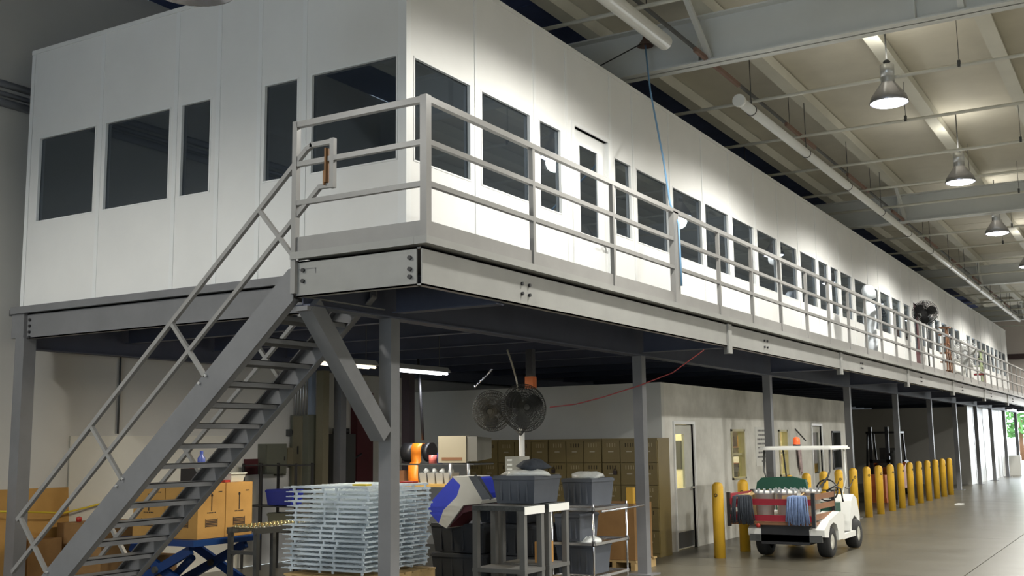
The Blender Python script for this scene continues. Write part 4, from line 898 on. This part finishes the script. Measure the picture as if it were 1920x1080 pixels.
MB().cyl((-8.98, 12.3, 1.64), (-8.80, 12.3, 1.64), .13, 18).build('reel', black, tg); MB().cyl((-8.62, 12.3, 1.64), (-8.54, 12.3, 1.64), .13, 18).build('reel', black, tg)
ob = MB(); pp = [(12.3, 1.75), (12.16, 1.76), (12.12, 1.70), (12.15, 1.62), (12.18, 1.52), (12.10, 1.47), (12.07, 1.30), (12.07, 1.235)]
vs = [(x+dx, y, z) for i, (y, z) in enumerate(pp) for x, dx in ((-8.78, .02*math.sin(i*1.1)), (-8.62, .02*math.sin(i*1.1)))]
ob._add(vs, [(2*i, 2*i+1, 2*i+3, 2*i+2) for i in range(len(pp)-1)], True); o_ = ob.build('strap', orange, tg); o_.modifiers.new('s', 'SOLIDIFY').thickness = .008
tag(MB().cyl((-8.46, 12.2, 1.49), (-8.46, 12.2, 1.60), .055, 14).build('red_jar', mat('pink_red', (.75, .18, .14), .3)), 'pinkish red jar on the bench shelf next to the orange strap', 'jar')
tag(MB().cyl((-8.36, 12.22, 1.49), (-8.36, 12.22, 1.63), .035, 14).build('blue_can', mat('deep_blue', (.02, .05, .25), .3)), 'deep blue can between the red jar and the beige monitor', 'can')
for k in range(4):
    x = -8.52+k*.13; t = thing('parts_bin', 'small grey parts bin full of clear bags, %s from the orange strap' % ['first', 'second', 'third', 'fourth'][k], 'bin', (x, 12.15, 1.231), group='grey parts bins on the workbench')
    MB().frus((x, 12.15), .10, .16, .12, .2, 1.231, 1.37).build('bin', totelight, t)
    mb = lump([(.001, 0), (.055, .0), (.06, .03), (.04, .055), (.001, .06)], (x, 12.15, 1.365), 9, .25, k+20); mb.build('bags', clearp, t)
tag(MB().box(-9.0, -8.86, 12.1, 12.2, 1.231, 1.4).build('parts_bin', brownw), 'brown box on the workbench left of the orange strap', 'box')

# ================================================================ STANDS, TOTES, SHELVES
def tote(x0, x1, y0, y1, z0, z1, label, fill=False, m=totegrey, group=None):
    t = bin_(x0, x1, y0, y1, z0, z1, m, label, 'tote', group=group, name='storage_tote')
    if fill: lump([(.001, 0), (min(x1-x0, y1-y0)*.42, 0), (min(x1-x0, y1-y0)*.40, .04), (.1, .07), (.001, .07)], ((x0+x1)/2, (y0+y1)/2, z1), 16, .2, int(abs(x0)*10)).tf(Matrix.Translation(((x0+x1)/2, 0, 0)) @ Matrix.Scale(1.9, 4, (1, 0, 0)) @ Matrix.Translation((-(x0+x1)/2, 0, 0))).build('wrapped_contents', clearp, t)
    return t
def stand(x0, x1, y0, y1, ztop, label, mt, legm):
    t = thing('steel_stand', label, 'stand', ((x0+x1)/2, (y0+y1)/2, 0))
    MB().box(x0-.004, x1+.004, y0-.004, y1+.004, ztop-.05, ztop).build('top', mt, t)
    for x in (x0+.03, x1-.03):
        for y in (y0+.03, y1-.03): MB().box(x-.03, x+.03, y-.03, y+.03, 0, ztop-.05).build('leg', legm, t)
    MB().box(x0-.004, x1+.004, y0-.004, y1+.004, .42, .46).build('lower_shelf', legm, t)
    MB().box(x1+.004, x1+.01, y0, y1, ztop-.085, ztop-.005).build('label_strip', whitep, t)
    return t
legm = mat('stand_grey', (.12, .12, .115), .5, var=.12)
stand(-6.36, -5.73, 9.9, 10.32, 1.10, 'grey steel stand with dark rubber top under the wide tote', mat('dark_rubber_top', (.07, .075, .075), .7, var=.4, scale=40), legm)
stand(-6.36, -5.73, 10.42, 10.88, 1.10, 'grey steel stand standing just behind the dark-topped front one', MATS['dark_rubber_top'], legm)
tote(-6.30, -5.77, 10.2, 10.8, 1.11, 1.40, 'wide dark grey tote on the dark-topped stand, heaped with clear-wrapped parts', True)
tote(-6.12, -5.72, 11.45, 12.05, 1.02, 1.33, 'dark grey tote of wrapped parts on top of the wire shelf', True)
tote(-6.2, -5.86, 11.4, 11.9, .62, .93, 'light-struck grey tote on the middle wire shelf')
tote(-6.2, -5.70, 11.42, 11.9, .25, .59, 'grey tote with wrapped parts on the lowest wire shelf', True)
tote(-7.78, -7.0, 11.15, 11.75, .46, .80, 'black-grey tote low in the shadow behind the dark-topped stand', False, mat('blackish_plastic', (.022, .025, .03), .6))
tote(-7.2, -6.5, 11.3, 11.75, .81, 1.06, 'black-grey tote stacked under the tilted blue tote', False, mat('blackish_plastic', (.022, .025, .03), .6))
tote(-7.75, -7.0, 11.12, 11.75, .005, .45, 'black-grey tote at floor level behind the dark-topped stand', False, mat('blackish_plastic', (.022, .025, .03), .6))
tote(-6.85, -6.28, 11.2, 11.8, .005, .44, 'black-grey tote on the floor seen between the legs of the front stand', False, mat('blackish_plastic', (.022, .025, .03), .6))
tote(-6.85, -6.28, 11.2, 11.8, .45, .80, 'black-grey tote seen between the legs of the front stand, upper of two', False, mat('blackish_plastic', (.022, .025, .03), .6))
# tilted tote lid leaning
def tilted(verts_poly, y0, y1, m, name, parent): return MB().prism(verts_poly, 1, y0, y1).build(name, m, parent)
tt_ = thing('tilted_tote', 'blue and light grey plastic tote tipped on its corner by the trays', 'tote', (-7.3, 11.0, .85))
tilted([(-7.24, 1.36), (-7.12, 1.27), (-7.17, 1.15), (-7.36, .98), (-7.42, .80), (-7.60, .97), (-7.62, 1.01)], 10.85, 11.25, bluep, 'blue_side', tt_)
tilted([(-7.24, 1.37), (-6.99, 1.37), (-6.82, 1.10), (-6.85, 1.06), (-7.08, 1.04), (-7.32, .77), (-7.43, .82), (-7.36, .98), (-7.17, 1.14), (-7.12, 1.27)], 10.83, 11.27, totelight, 'grey_shell', tt_)
tilted([(-6.98, 1.36), (-6.93, 1.34), (-6.78, 1.18), (-6.82, 1.12)], 10.84, 11.26, bluep, 'blue_edge', tt_)
tilted([(-7.08, 1.035), (-6.86, 1.05), (-6.9, 1.0), (-7.1, .95), (-7.3, .78)], 10.86, 11.24, maroon, 'inner_liner', tt_)
t = thing('tote_lid', 'dark grey tote lid leaning between the tilted tote and the wide tote', 'lid', (-6.75, 10.9, 1.12))
MB().prism([(-6.86, 1.38), (-6.74, 1.38), (-6.56, 1.13), (-6.68, 1.12)], 1, 10.6, 10.66).build('panel', totegrey, t); MB().bar((-6.77, 10.6, 1.39), (-6.56, 10.6, 1.13), .02, .03).build('rim', totegrey, t)
cc = thing('control_box', 'grey control box with three small white switches on the wide tote', 'control box', (-6.25, 10.66, 1.41))
MB().box(-6.34, -6.16, 10.55, 10.78, 1.405, 1.60).build('housing', mat('case_grey', (.36, .35, .30), .5), cc)
for k in range(3): MB().box(-6.31, -6.25, 10.54, 10.55, 1.55-k*.05, 1.57-k*.05).build('switch', whitep, cc)
tag(lump([(.001, 0), (.2, 0), (.23, .03), (.12, .10), (.001, .11)], (-5.98, 10.55, 1.46), 14, .3, 5).tf(Matrix.Translation((0, 0, 0))).build('foam_wrap', mopg), 'dark foam wrap lying on the heaped wide tote', 'foam wrap')
ws = thing('wire_shelf', 'chrome wire shelving unit with grey totes beside the grey post', 'shelf', (-5.85, 11.7, 0))
for x in (-6.22, -5.69):
    for y in (11.4, 12.3): MB().cyl((x, y, 0), (x, y, 1.04), .013, 8).build('post', chrome, ws)
for z in (.24, .61, 1.0):
    m = MB().box(-6.24, -5.67, 11.38, 11.41, z-.03, z).box(-6.24, -5.67, 12.29, 12.32, z-.03, z).box(-6.24, -6.21, 11.4, 12.3, z-.03, z).box(-5.70, -5.67, 11.4, 12.3, z-.03, z)
    for k in range(10): m.box(-6.2+k*.055, -6.195+k*.055, 11.4, 12.3, z-.008, z-.002)
    m.build('shelf', chrome, ws)
for z in (.6, .98):
    for y in (11.4, 12.3): MB().cyl((-5.69, y, z-.03), (-5.69, y, z+.03), .022, 10).build('collar', black, ws)
MB().cyl((-5.68, 11.6, .95), (-5.66, 12.75, .96), .012, 8).build('push_handle', chrome, ws)
# pallet of brown board behind wire shelf
t = thing('carton_stack', 'brown carton on a wooden pallet between the wire shelf and the lockers', 'box', (-6.65, 14.3, 0))
MB().box(-6.95, -6.36, 14.0, 14.6, .14, .90).build('carton', card_d, t)
for k in range(4): MB().box(-6.97, -6.34, 13.98+k*.2, 14.1+k*.2, .11, .135).build('pallet_board', wood, t)
for x in (-6.95, -6.7, -6.42): MB().box(x, x+.06, 13.98, 14.7, 0, .11).build('pallet_block', wood, t)
tag(MB().box(-6.48, -6.38, 14.02, 14.1, .902, 1.12).build('yellow_bin', mat('amber_plastic', (.72, .42, .05), .5)), 'amber yellow box standing on the brown carton by the grey post', 'box')
tag(MB().box(-5.75, -5.6, 11.2, 11.3, .0, .0+.2).build('small_carton', card), 'small cardboard carton on the floor below the wire shelf', 'box')
for (x, y, z, l) in ((-5.95, 11.2, .47, 'orange carton on the lower shelf of the dark-topped stand'),):
    tag(MB().box(x, x+.12, 10.5, 10.7, z, z+.22).build('orange_carton', mat('carton_orange', (.5, .25, .06), .6)), l, 'box')
